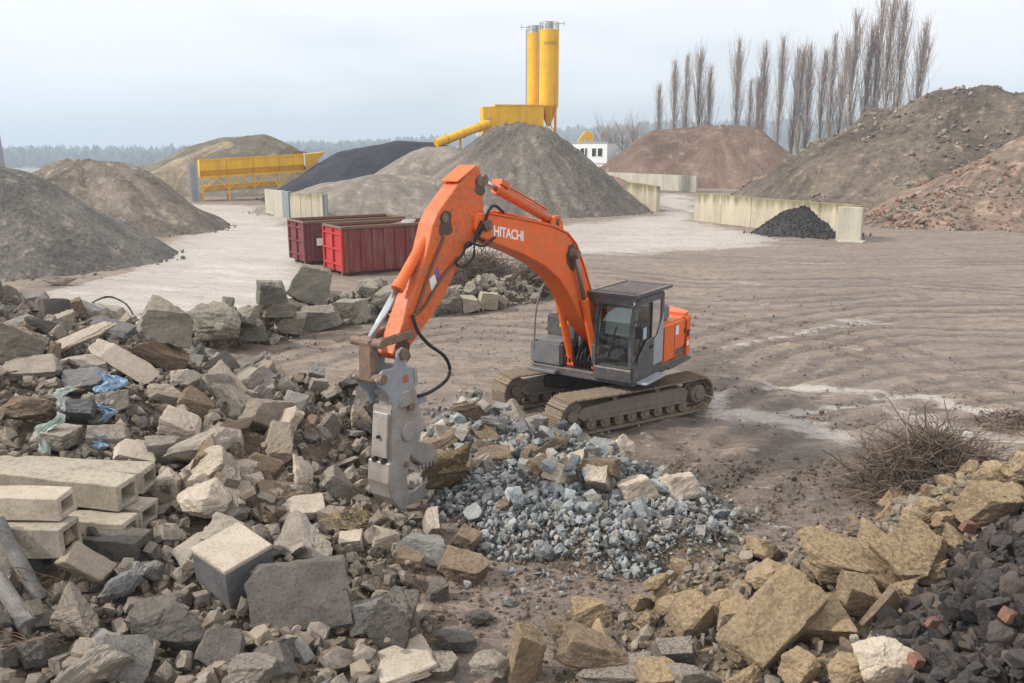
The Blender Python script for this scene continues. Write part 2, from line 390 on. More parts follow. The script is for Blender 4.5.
M['red'] = paint('red_container', rgb(130, 54, 52), worn=rgb(104, 70, 60), wear=0.55, rough=0.65, dirt=rgb(134, 98, 90), dirt_amt=0.75, scale=1.6, streak=True)
M['red_bright'] = paint('door_red', rgb(188, 46, 44), worn=rgb(130, 70, 62), wear=0.6, rough=0.5, dirt=rgb(158, 84, 78), dirt_amt=0.5, scale=1.5)  # brighter red for the door end
M['red_dull'] = paint('dull_red', rgb(116, 52, 55), rough=0.65, worn=rgb(100, 68, 64), wear=0.57, dirt=rgb(118, 84, 82), dirt_amt=0.5, scale=1.5, streak=True)
M['rust_rim'] = paint('rusty_rim', rgb(132, 108, 88), worn=rgb(100, 66, 48), wear=0.5, rough=0.85, scale=3)
M['house'] = paint('white_cladding', rgb(226, 230, 232), rough=0.6)
M['window_dark'] = paint('dark_pane', rgb(52, 56, 62), rough=0.15)
M['bark'] = stone('poplar_bark', rgb(160, 150, 141), rgb(138, 129, 121), scale=2, rnd=0.2, bump=0.2)
M['twigs'] = stone('poplar_twigs', rgb(178, 164, 154), rgb(156, 144, 135), scale=1, rnd=0.2, bump=0.1)
M['brush'] = stone('dry_brush', rgb(132, 117, 104), rgb(92, 82, 74), scale=2, rnd=0.55, bump=0.1)
M['straw'] = stone('straw', rgb(178, 156, 112), rgb(140, 120, 84), scale=2, rnd=0.4, bump=0.1)
M['forest'] = stone('far_wood', rgb(84, 84, 74), rgb(68, 70, 62), scale=0.05, rnd=0.35, bump=0.1)
M['plastic'] = paint('pale_blue_plastic', rgb(160, 190, 216), rough=0.35, dirt=rgb(176, 182, 184), dirt_amt=0.7, scale=6)
M['plastic_white'] = paint('pale_green_plastic', rgb(196, 208, 202), rough=0.4, dirt=rgb(150, 150, 140), dirt_amt=0.5, scale=5)
M['rebar'] = paint('rusty_bar', rgb(112, 84, 66), rough=0.8)
def glass(name, tint):
    k = NT(name); t = k.n('ShaderNodeBsdfTransparent'); t.inputs[0].default_value = tint
    g = k.n('ShaderNodeBsdfGlossy'); g.inputs['Roughness'].default_value = 0.04
    fr = k.n('ShaderNodeFresnel'); fr.inputs[0].default_value = 1.6
    mx = k.n('ShaderNodeMixShader'); k.l(k.rng(fr.outputs[0], 0, 1, 0.10, 1.0), mx.inputs[0]); k.l(t.outputs[0], mx.inputs[1]); k.l(g.outputs[0], mx.inputs[2])
    k.l(mx.outputs[0], k.out.inputs[0]); return k.m
M['glass'] = glass('cab_glass', (0.55, 0.66, 0.64, 1))

# ================================================================== GROUND
def far_z(x, y):
    z = -22 * sstep(190, 480, y) + 62 * sstep(-900, 700, x) * sstep(1150, 1900, y)
    return z + fbm(x / 260, y / 260, 5, 3) * 7 * sstep(400, 900, y)
def ground_z(x, y):
    n = sstep(230, 150, y)
    u = y - 0.006 * (x - 4) ** 2 + 0.12 * x
    v = x + 0.05 * y
    z = 0.05 * fbm(v * 0.10, u * 0.9, 11, 3) + 0.035 * fbm(v * 0.35, u * 2.4, 21, 4) + 0.06 * fbm(x * 1.3, y * 1.3, 31, 4) * (0.4 + 1.2 * vnoise(x * 0.15, y * 0.2, 37))
    z = z * n * sstep(2, 8, y)
    return z + far_z(x, y)
PALE_LINES = [([(717, 395), (724, 415), (781, 419), (842, 437)], 0.38, 1.0), ([(784, 385), (821, 388), (882, 392), (936, 398), (996, 415)], 0.30, 1.0),
              ([(801, 412), (852, 402)], 0.18, 0.9), ([(850, 320), (880, 322)], 0.35, 0.8), ([(724, 350), (770, 336), (815, 328), (845, 325)], 0.16, 0.7),
              ([(735, 281), (755, 282)], 0.4, 0.7), ([(620, 255), (760, 262), (1000, 268)], 0.5, 0.35), ([(690, 300), (800, 305), (960, 300)], 0.25, 0.35),
              ([(150, 345), (320, 318), (520, 308)], 0.3, 0.4), ([(880, 404), (960, 432), (1024, 440)], 0.35, 0.7), ([(540, 400), (640, 455), (720, 470)], 0.25, 0.2)]
PALE_POLY = [([(30, 300), (140, 338), (300, 303), (330, 262), (292, 225), (275, 213), (262, 206), (186, 203), (176, 240), (140, 265)], 1.12),
             ([(430, 250), (520, 254), (620, 256), (700, 250), (790, 246), (760, 234), (700, 222), (692, 195), (655, 193), (655, 215), (560, 225), (420, 232)], 0.98)]
DARK_PX = [((718, 368), 1.1, 0.8), ((700, 355), 0.9, 0.7), ((655, 425), 1.5, 0.6), ((610, 450), 1.2, 0.5), ((760, 500), 1.7, 0.5), ((870, 480), 1.8, 0.5), ((820, 470), 1.6, 0.45), ((690, 470), 1.3, 0.4), ((560, 590), 1.2, 0.35), ((640, 590), 1.2, 0.3)]  # first two patches paint the excavator's cast shadow into the ground colour
RUT_PX = [([(215, 352), (330, 334), (430, 322), (540, 316)], 0.6), ([(560, 268), (700, 284), (880, 282), (1040, 292)], 0.8), ([(590, 252), (780, 262), (1040, 262)], 0.8), ([(690, 352), (770, 328), (880, 312), (1040, 310)], 0.9),
          ([(700, 395), (790, 352), (900, 334), (1040, 338)], 1.0), ([(715, 440), (800, 398), (900, 372), (1040, 366)], 1.0), ([(700, 500), (780, 450), (880, 415), (1040, 395)], 0.9), ([(620, 300), (720, 306), (900, 296)], 0.7), ([(240, 372), (330, 350), (470, 330), (560, 335)], 0.8), ([(700, 318), (860, 345), (1040, 400)], 0.7)]
RUTS = [([tuple(atz(*p)[:2]) for p in pts], a) for pts, a in RUT_PX]
def rut_fields(x, y):
    dz = np.zeros(np.shape(x)); dk = np.zeros(np.shape(x)); rm = np.zeros(np.shape(x))
    wx = x + 0.25 * fbm(x * 0.5, y * 0.5, 301, 2); wy = y + 0.25 * fbm(x * 0.5, y * 0.5, 311, 2)
    for i, (pts, a) in enumerate(RUTS):
        d0 = polydist(wx, wy, pts)
        for c in (0.0, 1.15):
            d = np.abs(d0 - c) if c else d0
            core = np.exp(-(d / 0.26) ** 4); rim = np.exp(-((d - 0.42) / 0.12) ** 2)
            cle = 0.5 + 0.5 * np.sin((x * 0.9 + y * 0.45) * 2 * math.pi / 0.42)
            fade = a * (0.55 + 0.45 * vnoise(x * 0.25, y * 0.4, 321 + i))
            dz += fade * (-0.06 * core * (0.45 + 0.55 * cle) + 0.025 * rim); dk = np.maximum(dk, fade * core * (0.7 + 0.3 * cle)); rm = np.maximum(rm, fade * rim)
    return dz, dk, rm
def make_ground():
    ys = np.concatenate([np.arange(-14, 3, 1.0), np.arange(3, 44, 0.135), np.arange(44, 110, 0.42), np.geomspace(110, 6000, 150)])
    us = np.linspace(-1, 1, 430)
    Y, U = np.meshgrid(ys, us, indexing='ij'); X = U * (np.maximum(Y, 0) * 0.85 + 16)
    Z = ground_z(X, Y)
    near = (Y > 6) & (Y < 75); rz_, rd_, rm_ = np.zeros(X.shape), np.zeros(X.shape), np.zeros(X.shape)
    rz_[near], rd_[near], rm_[near] = rut_fields(X[near], Y[near]); Z = Z + rz_
    nr, nc = Y.shape
    V = np.stack([X, Y, Z], -1).reshape(-1, 3)
    i = np.arange(nr * nc).reshape(nr, nc)
    Q = np.stack([i[:-1, :-1], i[:-1, 1:], i[1:, 1:], i[1:, :-1]], -1).reshape(-1, 4)
    wx = X + 0.8 * fbm(X * 0.35, Y * 0.35, 41, 4) * np.clip(Y / 25, 0.5, 4); wy = Y + 0.8 * fbm(X * 0.35, Y * 0.35, 51, 4) * np.clip(Y / 25, 0.5, 4)
    pale = np.zeros(X.shape)
    for pts, wd, a in PALE_LINES:
        P = [tuple(atz(*p)[:2]) for p in pts]; d = polydist(wx * 0.6 + X * 0.4, wy * 0.6 + Y * 0.4, P)
        pale = np.maximum(pale, a * 1.0 * np.exp(-(d / (wd * 1.6)) ** 2))
    for pts, a in PALE_POLY:
        P = [tuple(atz(*p)[:2]) for p in pts]
        acc = 0
        for ox, oy in ((0, 0), (1, 0), (-1, 0), (0, 2), (0, -2)): acc = acc + inpoly(wx + ox, wy + oy, P) * 0.2
        pale = np.maximum(pale, a * acc)
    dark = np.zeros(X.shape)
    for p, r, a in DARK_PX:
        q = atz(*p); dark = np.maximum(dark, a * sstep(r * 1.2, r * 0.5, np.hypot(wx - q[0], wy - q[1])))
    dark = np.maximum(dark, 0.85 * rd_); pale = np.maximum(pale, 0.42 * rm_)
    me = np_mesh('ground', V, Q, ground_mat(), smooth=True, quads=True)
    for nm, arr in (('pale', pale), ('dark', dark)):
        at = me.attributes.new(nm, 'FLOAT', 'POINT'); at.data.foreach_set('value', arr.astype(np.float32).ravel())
    o = link('ground', me); tag(o, 'muddy brown yard ground with pale slurry and track marks', kind='structure')
def ground_mat():
    k = NT('yard_ground')
    sp = k.n('ShaderNodeSeparateXYZ'); k.l(k.geo.outputs['Position'], sp.inputs[0])
    x, y = sp.outputs[0], sp.outputs[1]
    xx = k.math('SUBTRACT', x, 4.0)
    u = k.math('ADD', k.math('SUBTRACT', y, k.math('MULTIPLY', k.math('MULTIPLY', xx, xx), 0.006)), k.math('MULTIPLY', x, 0.12))
    vv = k.n('ShaderNodeCombineXYZ'); k.l(k.math('MULTIPLY', x, 0.16), vv.inputs[0]); k.l(u, vv.inputs[1])
    st = k.noise(0.75, 6, 0.68, vv.outputs[0], 0.3); st2 = k.noise(3.2, 4, 0.7, vv.outputs[0], 0.2)
    n1 = k.noise(0.18, 5, 0.6); n2 = k.noise(2.2, 5, 0.7); n3 = k.noise(14, 3, 0.7)
    c = k.mix(k.rng(n1, 0.36, 0.64), rgb(160, 143, 128), rgb(137, 122, 110))
    c = k.mix(k.rng(st, 0.47, 0.68, 0, 0.75), c, rgb(122, 107, 95))
    c = k.mix(k.rng(st2, 0.52, 0.66, 0, 0.7), c, rgb(104, 93, 84))
    c = k.mix(k.rng(st, 0.44, 0.30, 0, 0.6), c, rgb(170, 150, 132))
    c = k.mix(k.rng(n2, 0.50, 0.66, 0, 0.8), c, rgb(104, 92, 82))
    c = k.mix(k.rng(k.noise(5.5, 4, 0.75), 0.57, 0.70, 0, 0.6), c, rgb(92, 83, 75))
    st3 = k.noise(9.0, 4, 0.75, vv.outputs[0], 0.3)
    c = k.mix(k.rng(st3, 0.53, 0.66, 0, 0.45), c, rgb(104, 95, 87)); c = k.mix(k.rng(st3, 0.46, 0.34, 0, 0.35), c, rgb(182, 170, 158))
    far = k.mix(k.rng(k.noise(0.006, 3, 0.5), 0.42, 0.58), rgb(122, 124, 92), rgb(150, 136, 106))
    c = k.mix(k.rng(y, 170, 240), c, far)
    a1 = k.n('ShaderNodeAttribute', attribute_name='pale'); a2 = k.n('ShaderNodeAttribute', attribute_name='dark')
    br = k.math('ADD', k.math('MULTIPLY', k.math('SUBTRACT', n2, 0.5), 1.5), k.math('MULTIPLY', k.math('SUBTRACT', st2, 0.5), 1.7))
    pf = k.rng(k.math('ADD', a1.outputs['Fac'], k.math('MULTIPLY', br, 1.25)), 0.42, 0.95, 0.0, 0.9)
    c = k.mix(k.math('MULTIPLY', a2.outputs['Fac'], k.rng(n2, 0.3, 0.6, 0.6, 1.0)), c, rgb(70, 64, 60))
    pf = k.math('MULTIPLY', pf, k.rng(k.math('ADD', k.math('MULTIPLY', st, 0.6), k.math('MULTIPLY', n1, 0.5)), 0.42, 0.66, 1.0, 0.55))
    c = k.mix(pf, c, rgb(214, 206, 197))
    hv = k.n('ShaderNodeHueSaturation'); k.l(k.rng(n3, 0.25, 0.75, 0.82, 1.18), hv.inputs['Value']); k.l(c, hv.inputs['Color'])
    k.col(hv.outputs[0])
    wet = pf
    k.rough(k.math('MINIMUM', k.rng(wet, 0.1, 0.7, 0.78, 0.24), k.rng(n1, 0.45, 0.62, 0.8, 0.5))); k.p.inputs['Specular IOR Level'].default_value = 0.5
    k.bump(k.math('ADD', k.math('ADD', k.math('MULTIPLY', n3, 0.5), n2), k.math('ADD', k.math('MULTIPLY', st2, 1.4), k.math('MULTIPLY', st3, 0.8))), 0.9, 0.11)
    return k.m
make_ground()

# ------------------------------------------------------------------ rubble mounds
def rbf(pts):
    P = np.array(pts, float); D = np.hypot(P[:, None, 0] - P[None, :, 0], P[:, None, 1] - P[None, :, 1])
    A = np.zeros((len(P) + 1,) * 2); A[:-1, :-1] = D; A[:-1, -1] = 1; A[-1, :-1] = 1
    w = np.linalg.solve(A, np.append(P[:, 2], 0))
    def f(x, y):
        s = np.full(np.shape(x), w[-1])
        for (a, b, _), c in zip(P, w[:-1]): s = s + c * np.hypot(x - a, y - b)
        return s
    return f
LC = [(-13.3, 21.9, 2.1), (-11.7, 21.8, 2.0), (-8.9, 20.3, 1.2), (-6.3, 19.4, .85), (-4.3, 20.0, .35), (-10, 16.2, 2.1), (-7.5, 14.9, 1.5), (-5.6, 14.4, .95), (-3.9, 14.7, .4), (-2.4, 14.2, .1), (-3.6, 17, .25),
      (-7.7, 11.9, .95), (-5.5, 12, .65), (-4.6, 9.9, .3), (-6, 9.1, .4), (-2.8, 10.2, .2), (-1.4, 11.2, .1), (-1.5, 12.6, .15), (-5.4, 7.9, .1), (-3.4, 8.2, .1), (-1.1, 9.0, .05), (-18, 19, 3), (-12, 8, 1.5), (-12, 13, 2.5), (-8, 5, 1),
      (-12, 25, 1.0), (-14, 27.5, -.2), (-10, 24, .5), (-8, 23.2, -.15), (-5.5, 22.3, -.15), (-3, 22, -.2), (-20, 26, .8), (-22, 14, 2.5), (-18, 29, -.3), (-22, 29, -.3), (-1, 18, -.15), (0.3, 14.5, -.2), (0.3, 11, -.2), (0.3, 8, -.2), (0, 4, -.2), (-4, 4, .2), (-8, 2, .5), (-16, 3, 1.5), (-22, 3, 1.5), (0, 22, -.3), (0, 29, -.3), (-8, 29, -.3)]
RC = [(7.2, 12.2, 1.5), (5.2, 11.3, .8), (3.3, 11.0, .32), (1.2, 10.6, -.02), (6.2, 9.6, 1.35), (4.4, 8.9, .75), (2.1, 8.6, .25), (0.2, 9.0, -.02), (5.4, 7.8, 1.5), (9, 13.6, 1.3), (8.3, 15.2, -.05), (10.5, 16, .1), (6.3, 13.6, -.1), (4.5, 12.9, -.15), (2.5, 12.2, -.15), (0.5, 11.6, -.2), (-1, 9.4, -.2), (-1, 6, -.1), (2, 5.5, .6), (6, 4.5, 2), (10, 9, 2), (13, 13, 1.6), (13, 18, -.2), (9.5, 18, -.2), (6, 16, -.25), (2, 15, -.25), (-1, 12, -.3), (14, 5, 2.5)]
fL, fR = rbf(LC), rbf(RC)
ROWL = [tuple(atz(*p)[:2]) for p in ((165, 345), (240, 338), (300, 322), (350, 316), (410, 308), (470, 305), (505, 300))]
def mound_left(x, y): return fL(x, y) + 0.22 * fbm(x * 0.9, y * 0.9, 61, 4)
def mound_right(x, y): return fR(x, y) + 0.16 * fbm(x * 1.1, y * 1.1, 71, 4)
def mound_row(x, y): return 0.75 - 0.42 * polydist(x, y, ROWL) - 0.1 + 0.2 * fbm(x * 1.1, y * 1.1, 81, 3)
BLUE_PX = [(425, 425), (470, 392), (548, 428), (600, 442), (650, 462), (690, 480), (742, 508), (738, 545), (640, 577), (560, 562), (480, 548), (436, 505)]
BLUE = [tuple(atz(*p, 0.15)[:2]) for p in BLUE_PX]
def mound_blue(x, y):
    d = polydist(x, y, BLUE + BLUE[:1]); ins = inpoly(x, y, BLUE)
    return np.where(ins, np.minimum(d * 0.35, 0.30) + 0.12 * fbm(x, y, 91, 3), -d * 0.8) - 0.03
def make_mound(name, fn, x0, x1, y0, y1, res, mat, label, floor=-0.12):
    xs = np.arange(x0, x1, res); ys = np.arange(y0, y1, res); Y, X = np.meshgrid(ys, xs, indexing='ij')
    Z = np.maximum(fn(X, Y), floor - 0.25); nr, nc = Z.shape
    i = np.arange(nr * nc).reshape(nr, nc)
    Q = np.stack([i[:-1, :-1], i[:-1, 1:], i[1:, 1:], i[1:, :-1]], -1).reshape(-1, 4)
    Q = Q[(Z.ravel()[Q] > floor).any(1)]
    used, inv = np.unique(Q, return_inverse=True)
    V = np.stack([X, Y, Z], -1).reshape(-1, 3)[used]
    o = link(name, np_mesh(name, V, inv.reshape(-1, 4), mat, True, True)); tag(o, label, kind='structure'); return o
make_mound('rubble_mound', mound_left, -22, 0.6, 3, 29, 0.11, M['mound'], 'dark earth showing between the concrete of the left rubble slope')
make_mound('slag_mound', mound_right, -1, 14, 4.5, 18.5, 0.1, M['mound_tan'], 'sandy earth under the tan boulders at lower right')
make_mound('boulder_bank', mound_row, -16, 4, 21, 38, 0.14, M['mound'], 'low earth bank under the boulder row before the containers')
make_mound('crushed_bed', mound_blue, -2.6, 4.5, 10.5, 21.5, 0.1, M['mound'], 'low bed of fines under the blue grey crushed concrete')

# ------------------------------------------------------------------ surface map that stones are dropped on
HX0, HY0, HR = -22.0, 4.0, 0.08
hx = np.arange(HX0, 14, HR); hy = np.arange(HY0, 37, HR)
gy, gx = np.meshgrid(hy, hx, indexing='ij')
HM = np.maximum.reduce([ground_z(gx, gy), mound_left(gx, gy), mound_right(gx, gy), mound_row(gx, gy), mound_blue(gx, gy)])
MH0 = HM.copy(); STACK = [True]
BLK = np.zeros(HM.shape, bool)
def cell(x, y): return int(round((y - HY0) / HR)), int(round((x - HX0) / HR))
def inmap(x, y): return HX0 + 0.5 < x < 13.5 and HY0 + 0.5 < y < 36.5
def surf(x, y):
    j, i = cell(x, y); return HM[j, i] if STACK[0] else MH0[j, i]
def hit(px, py, off=0.0):
    d = ray(px, py); t = 4.0
    while t < 60:
        p = np.array([0, 0, CH]) + d * t
        if inmap(p[0], p[1]) and p[2] - off <= surf(p[0], p[1]): return p
        t += 0.03
    return atz(px, py, 0)
def footprint(x, y, rx, ry):
    j, i = cell(x, y); nj = max(1, int(ry / HR)); ni = max(1, int(rx / HR))
    j = min(max(j, 2), HM.shape[0] - 3); i = min(max(i, 2), HM.shape[1] - 3)
    j0, j1, i0, i1 = max(0, j - nj), min(HM.shape[0], j + nj + 1), max(0, i - ni), min(HM.shape[1], i + ni + 1)
    jj, ii = np.mgrid[j0:j1, i0:i1]
    m = ((jj - j) / nj) ** 2 + ((ii - i) / ni) ** 2 <= 1.05
    return (slice(j0, j1), slice(i0, i1)), m
def slope(x, y, r=0.5):
    return np.array([(surf(x - r, y) - surf(x + r, y)) / (2 * r), (surf(x, y - r) - surf(x, y + r)) / (2 * r)])

# ------------------------------------------------------------------ stone meshes
def cube_sphere(n):
    bm = bmesh.new(); bmesh.ops.create_cube(bm, size=2); bmesh.ops.subdivide_edges(bm, edges=bm.edges[:], cuts=n - 1, use_grid_fill=True)
    bm.verts.ensure_lookup_table(); bmesh.ops.triangulate(bm, faces=bm.faces[:])
    V = np.array([v.co[:] for v in bm.verts]); T = np.array([[v.index for v in f.verts] for f in bm.faces]); bm.free()
    return V, T
def ico(n):
    bm = bmesh.new(); bmesh.ops.create_icosphere(bm, subdivisions=n, radius=1)
    V = np.array([v.co[:] for v in bm.verts]); T = np.array([[v.index for v in f.verts] for f in bm.faces]); bm.free()
    return V, T
CS = {n: cube_sphere(n) for n in (2, 11, 20)}
IC = {n: ico(n) for n in (1, 2, 3, 4, 5)}
def n3(P, s, seed):
    return (fbm(P[:, 0] * s + 7.1, P[:, 1] * s + P[:, 2] * s * 0.7, seed, 3) + fbm(P[:, 1] * s + 3.3, P[:, 2] * s - P[:, 0] * s * 0.6, seed + 9, 3) + fbm(P[:, 2] * s, P[:, 0] * s + P[:, 1] * s * 0.5, seed + 17, 3)) / 1.8
def rock_vt(kind, seed, det):
    r = np.random.default_rng(seed)
    if kind in ('block', 'slab'): D, T = CS[{0: 2, 1: 11, 2: 20}[det]]
    else: D, T = IC[{0: 1, 1: 4, 2: 5}[det]]
    d = D / np.linalg.norm(D, axis=1, keepdims=True)
    N = []; O = []
    if kind in ('block', 'slab'):
        for a in range(3):
            for s in (-1, 1):
                n = np.zeros(3); n[a] = s; n += r.normal(0, 0.10 if kind == 'slab' else 0.14, 3); N.append(n / np.linalg.norm(n)); O.append(r.uniform(0.85, 1.0))
        for _ in range(r.integers(3, 6)):
            n = r.normal(size=3); n[2] *= 0.35 if kind == 'slab' else 1; N.append(n / np.linalg.norm(n)); O.append(r.uniform(0.95, 1.3))
    else:
        for _ in range(14 if kind == 'lump' else 30):
            n = r.normal(size=3); N.append(n / np.linalg.norm(n)); O.append(r.uniform(0.62, 1.0) if kind == 'lump' else r.uniform(0.85, 1.0))
    N = np.array(N); O = np.array(O)
    q = d @ N.T
    rad = np.where(q > 0.05, O / np.maximum(q, 0.05), 9).min(1)
    P = d * rad[:, None]
    if det:
        amp = {'block': .11, 'slab': .10, 'lump': .17, 'round': .13}[kind]
        P = P * (1 + amp * n3(d, 1.9, seed) + amp * 0.65 * n3(d, 5.0, seed + 3) + amp * 0.35 * n3(d, 12.0, seed + 5))[:, None]
    else: P = P * (1 + r.normal(0, 0.10, (len(P), 1)))
    lo, hi = P.min(0), P.max(0)
    P = (P - (lo + hi) / 2) / (hi - lo)
    return P, T
_lib = {}
def rock_mesh(kind, var, det, mat):
    key = (kind, var, det, mat.name)
    if key not in _lib:
        P, T = rock_vt(kind, hash_seed(kind, var), det); _lib[key] = np_mesh(kind + '_stone', P, T, mat, False)
    return _lib[key]
def hash_seed(kind, var): return {'block': 100, 'slab': 200, 'lump': 300, 'round': 400}[kind] + var

def put(name, x, y, dims, rot, kind, mat, var=0, det=1, sink=0.15, block=True, z=None, label=None, cat=None, group=None, q=0.6):
    m = Euler(rot).to_matrix()
    ext = [sum(abs(m[a][b]) * dims[b] * (0.5 if b != 2 else 0.5) for b in range(3)) for a in range(3)]
    sl, mk = footprint(x, y, ext[0] * 0.8, ext[1] * 0.8)
    base = np.quantile((HM if STACK[0] else MH0)[sl][mk], q)
    if not block: base = min(base, np.quantile(MH0[sl][mk], 0.5) + 0.28)
    cz = base + ext[2] * (1 - 2 * sink) if z is None else z
    H = HM[sl]
    H[mk] = np.maximum(H[mk], min(cz + ext[2] * 0.45, cz + 0.45, base + 0.6))
    if block: BLK[sl] |= mk
    o = link(name, rock_mesh(kind, var, det, mat), None, (x, y, cz), rot, dims)
    if label: tag(o, label, cat or 'rubble', group)
    return o
HERO = []
def project(x, y, z):
    z = z - CH; d = y * math.cos(PIT) - z * math.sin(PIT); u = y * math.sin(PIT) + z * math.cos(PIT)
    return 512 + F * x / d, 341.5 - F * u / d
def hero(px, py, dims, rot, kind, mat, label, name='concrete_chunk', cat='rubble', var=0, sink=0.15, group=None, det=2):
    rot = tuple(R(a) for a in rot)
    m = Euler(rot).to_matrix(); e = sum(abs(m[2][b]) * dims[b] * 0.5 for b in range(3))
    p = hit(px, py, e * (1 - 2 * sink))
    ex = sum(abs(m[0][b]) * dims[b] * 0.5 for b in range(3)); HERO.append((px, py, ex * F / p[1] * 0.85, e * F / p[1] * 0.85, p[1]))
    return put(name, p[0], p[1], dims, rot, kind, mat, var, det, sink, True, None, label, cat, group)

# ================================================================== FAR LAND
def far_forest():
    P, T = IC[1]; V = []; TT = []; n = 0
    N = 5200
    ys = rng.uniform(1120, 1500, N); ys[N // 2:] = rng.uniform(1500, 2300, N - N // 2)
    xs = rng.uniform(-0.72, 0.72, N) * ys
    zs = far_z(xs, ys)
    for x, y, z in zip(xs, ys, zs):
        h = rng.uniform(15, 29) * (1 + 0.25 * float(fbm(x / 120, y / 120, 3, 2))); w = rng.uniform(7, 14)
        q = P * (1 + 0.12 * rng.normal(size=(len(P), 1))) * [w / 2, w / 2, h / 2]
        V.append(q + [x, y, z + h * 0.5]); TT.append(T + n); n += len(P)
    o = link('far_forest', np_mesh('far_forest', np.concatenate(V), np.concatenate(TT), M['forest']))
    tag(o, 'blue hazy band of bare woodland along the horizon', 'forest', kind='stuff')
far_forest()

# ================================================================== HEAPS
def heap(name, ridge, slope_, mat, label, res=0.5, rnd=1.2, rough=0.5, nscale=0.18, seed=1, cat='heap', floor=-0.2, gully=0.0, foot=500):
    P = [tuple(aty(*r)) if len(r) == 3 and not isinstance(r, tuple) else tuple(aty(*r)) for r in ridge]
    xs0 = [p[0] for p in P]; ys0 = [p[1] for p in P]; mh = max(p[2] for p in P) / slope_ + 3
    xs = np.arange(min(xs0) - mh, max(xs0) + mh, res); ys = np.arange(min(ys0) - mh, max(ys0) + mh, res)
    Y, X = np.meshgrid(ys, xs, indexing='ij'); Z = np.full(X.shape, -99.0)
    wx = X + 1.2 * fbm(X * 0.12, Y * 0.12, seed + 3, 3); wy = Y + 1.2 * fbm(X * 0.12, Y * 0.12, seed + 5, 3)
    for a, b in zip(P[:-1], P[1:]):
        vx, vy = b[0] - a[0], b[1] - a[1]; L = vx * vx + vy * vy + 1e-9
        t = np.clip(((wx - a[0]) * vx + (wy - a[1]) * vy) / L, 0, 1)
        d = np.hypot(wx - a[0] - t * vx, wy - a[1] - t * vy)
        Z = np.maximum(Z, a[2] + t * (b[2] - a[2]) - slope_ * (np.sqrt(d * d + rnd * rnd) - rnd))
    cx, cy = np.mean(xs0), np.mean(ys0); ang = np.arctan2(Y - cy, X - cx)
    Z = Z + rough * fbm(X * nscale, Y * nscale, seed, 5) + gully * fbm(ang * 16, 0.02 * np.hypot(X - cx, Y - cy), seed + 8, 3) * np.clip(Z, 0, 3) / 3
    Z = np.maximum(Z, floor - 0.3); nr, nc = Z.shape
    i = np.arange(nr * nc).reshape(nr, nc)
    Q = np.stack([i[:-1, :-1], i[:-1, 1:], i[1:, 1:], i[1:, :-1]], -1).reshape(-1, 4)
    Q = Q[(Z.ravel()[Q] > floor).any(1)]
    used, inv = np.unique(Q, return_inverse=True)
    V = np.stack([X, Y, Z], -1).reshape(-1, 3)[used]
    me = np_mesh(name, V, inv.reshape(-1, 4), mat, True, True)
    a_ = np.arctan2(V[:, 1] - cy, V[:, 0] - cx); r_ = np.hypot(V[:, 0] - cx, V[:, 1] - cy)
    st_ = fbm(a_ * 14 + 3, r_ * 0.08, seed + 11, 4) + 0.5 * fbm(V[:, 0] * 0.3, V[:, 1] * 0.3, seed + 13, 3)
    at_ = me.attributes.new('streak', 'FLOAT', 'POINT'); at_.data.foreach_set('value', st_.astype(np.float32))
    o = link(name, me); tag(o, label, cat)
    ft = V[(V[:, 2] > -0.1) & (V[:, 2] < 0.7) & (V[:, 1] < cy + 2)]
    if foot and len(ft) > 50:
        ft = ft[rng.choice(len(ft), min(foot, len(ft)), replace=False)]; ft[:, :2] += rng.normal(0, 0.5, (len(ft), 2))
        FEET.append((ft, label, mat, foot))
    return o
FEET = []
heap('gravel_heap', [(-500, 120, 52), (-120, 150, 50), (-5, 170, 48)], 0.60, M['heap_left'], 'large grey gravel heap running off the left edge of the picture', res=0.22, seed=101, rough=0.45, gully=0.5, rnd=0.5, nscale=0.25)
heap('sand_heap', [(50, 163, 69), (85, 158, 68), (110, 161, 67)], 0.70, M['heap_sand'], 'rounded brown grey sandy heap behind the left gravel heap', res=0.3, seed=111, rough=0.8, gully=0.5, nscale=0.25)
heap('earth_heap', [(120, 176, 127), (150, 163, 126), (190, 147, 125), (225, 139, 125), (262, 137, 125)], 0.55, M['heap_back'], 'flat topped grassy earth heap behind the yellow hopper', res=0.6, seed=121, rough=0.9, nscale=0.12)
heap('ramp_track', [(228, 141, 122), (205, 148, 120), (175, 161, 116), (140, 178, 110)], 0.95, M['ramp'], 'pale earth ramp climbing the grassy heap', res=0.4, seed=125, rough=0.25, rnd=0.6, cat='ramp')
heap('black_heap', [(262, 207, 97), (282, 198, 100), (300, 186, 103), (325, 165, 105), (345, 150, 108), (400, 141, 110), (440, 141.5, 110), (472, 150, 110)], 0.62, M['heap_black'], 'long black gravel heap beside the yellow hopper', res=0.5, seed=131, rough=0.4)
heap('pale_gravel_heap', [(428, 147, 97), (446, 146, 97)], 0.66, M['heap_pale'], 'small pale grey gravel heap between the black and the tallest heap', res=0.4, seed=141, rough=0.4)
heap('flat_gravel_heap', [(332, 181, 85), (372, 174, 85), (430, 176, 86)], 0.55, M['heap_pale'], 'low flat topped tan grey gravel heap behind the red containers', res=0.35, seed=151, rough=0.7, rnd=2.2)
heap('tall_gravel_heap', [(492, 128, 89), (520, 124.5, 88), (540, 125.5, 87)], 0.80, M['heap_grey'], 'tallest pointed grey gravel heap in front of the silos', res=0.3, seed=161, rough=0.45, rnd=0.6, gully=0.5, nscale=0.25)
heap('red_gravel_heap', [(657, 130, 146), (700, 127, 146), (748, 128, 144), (765, 138, 140)], 0.68, M['heap_red'], 'flat topped red brown gravel heap below the poplars', res=0.5, seed=171, rough=0.6, rnd=0.8, gully=0.6)
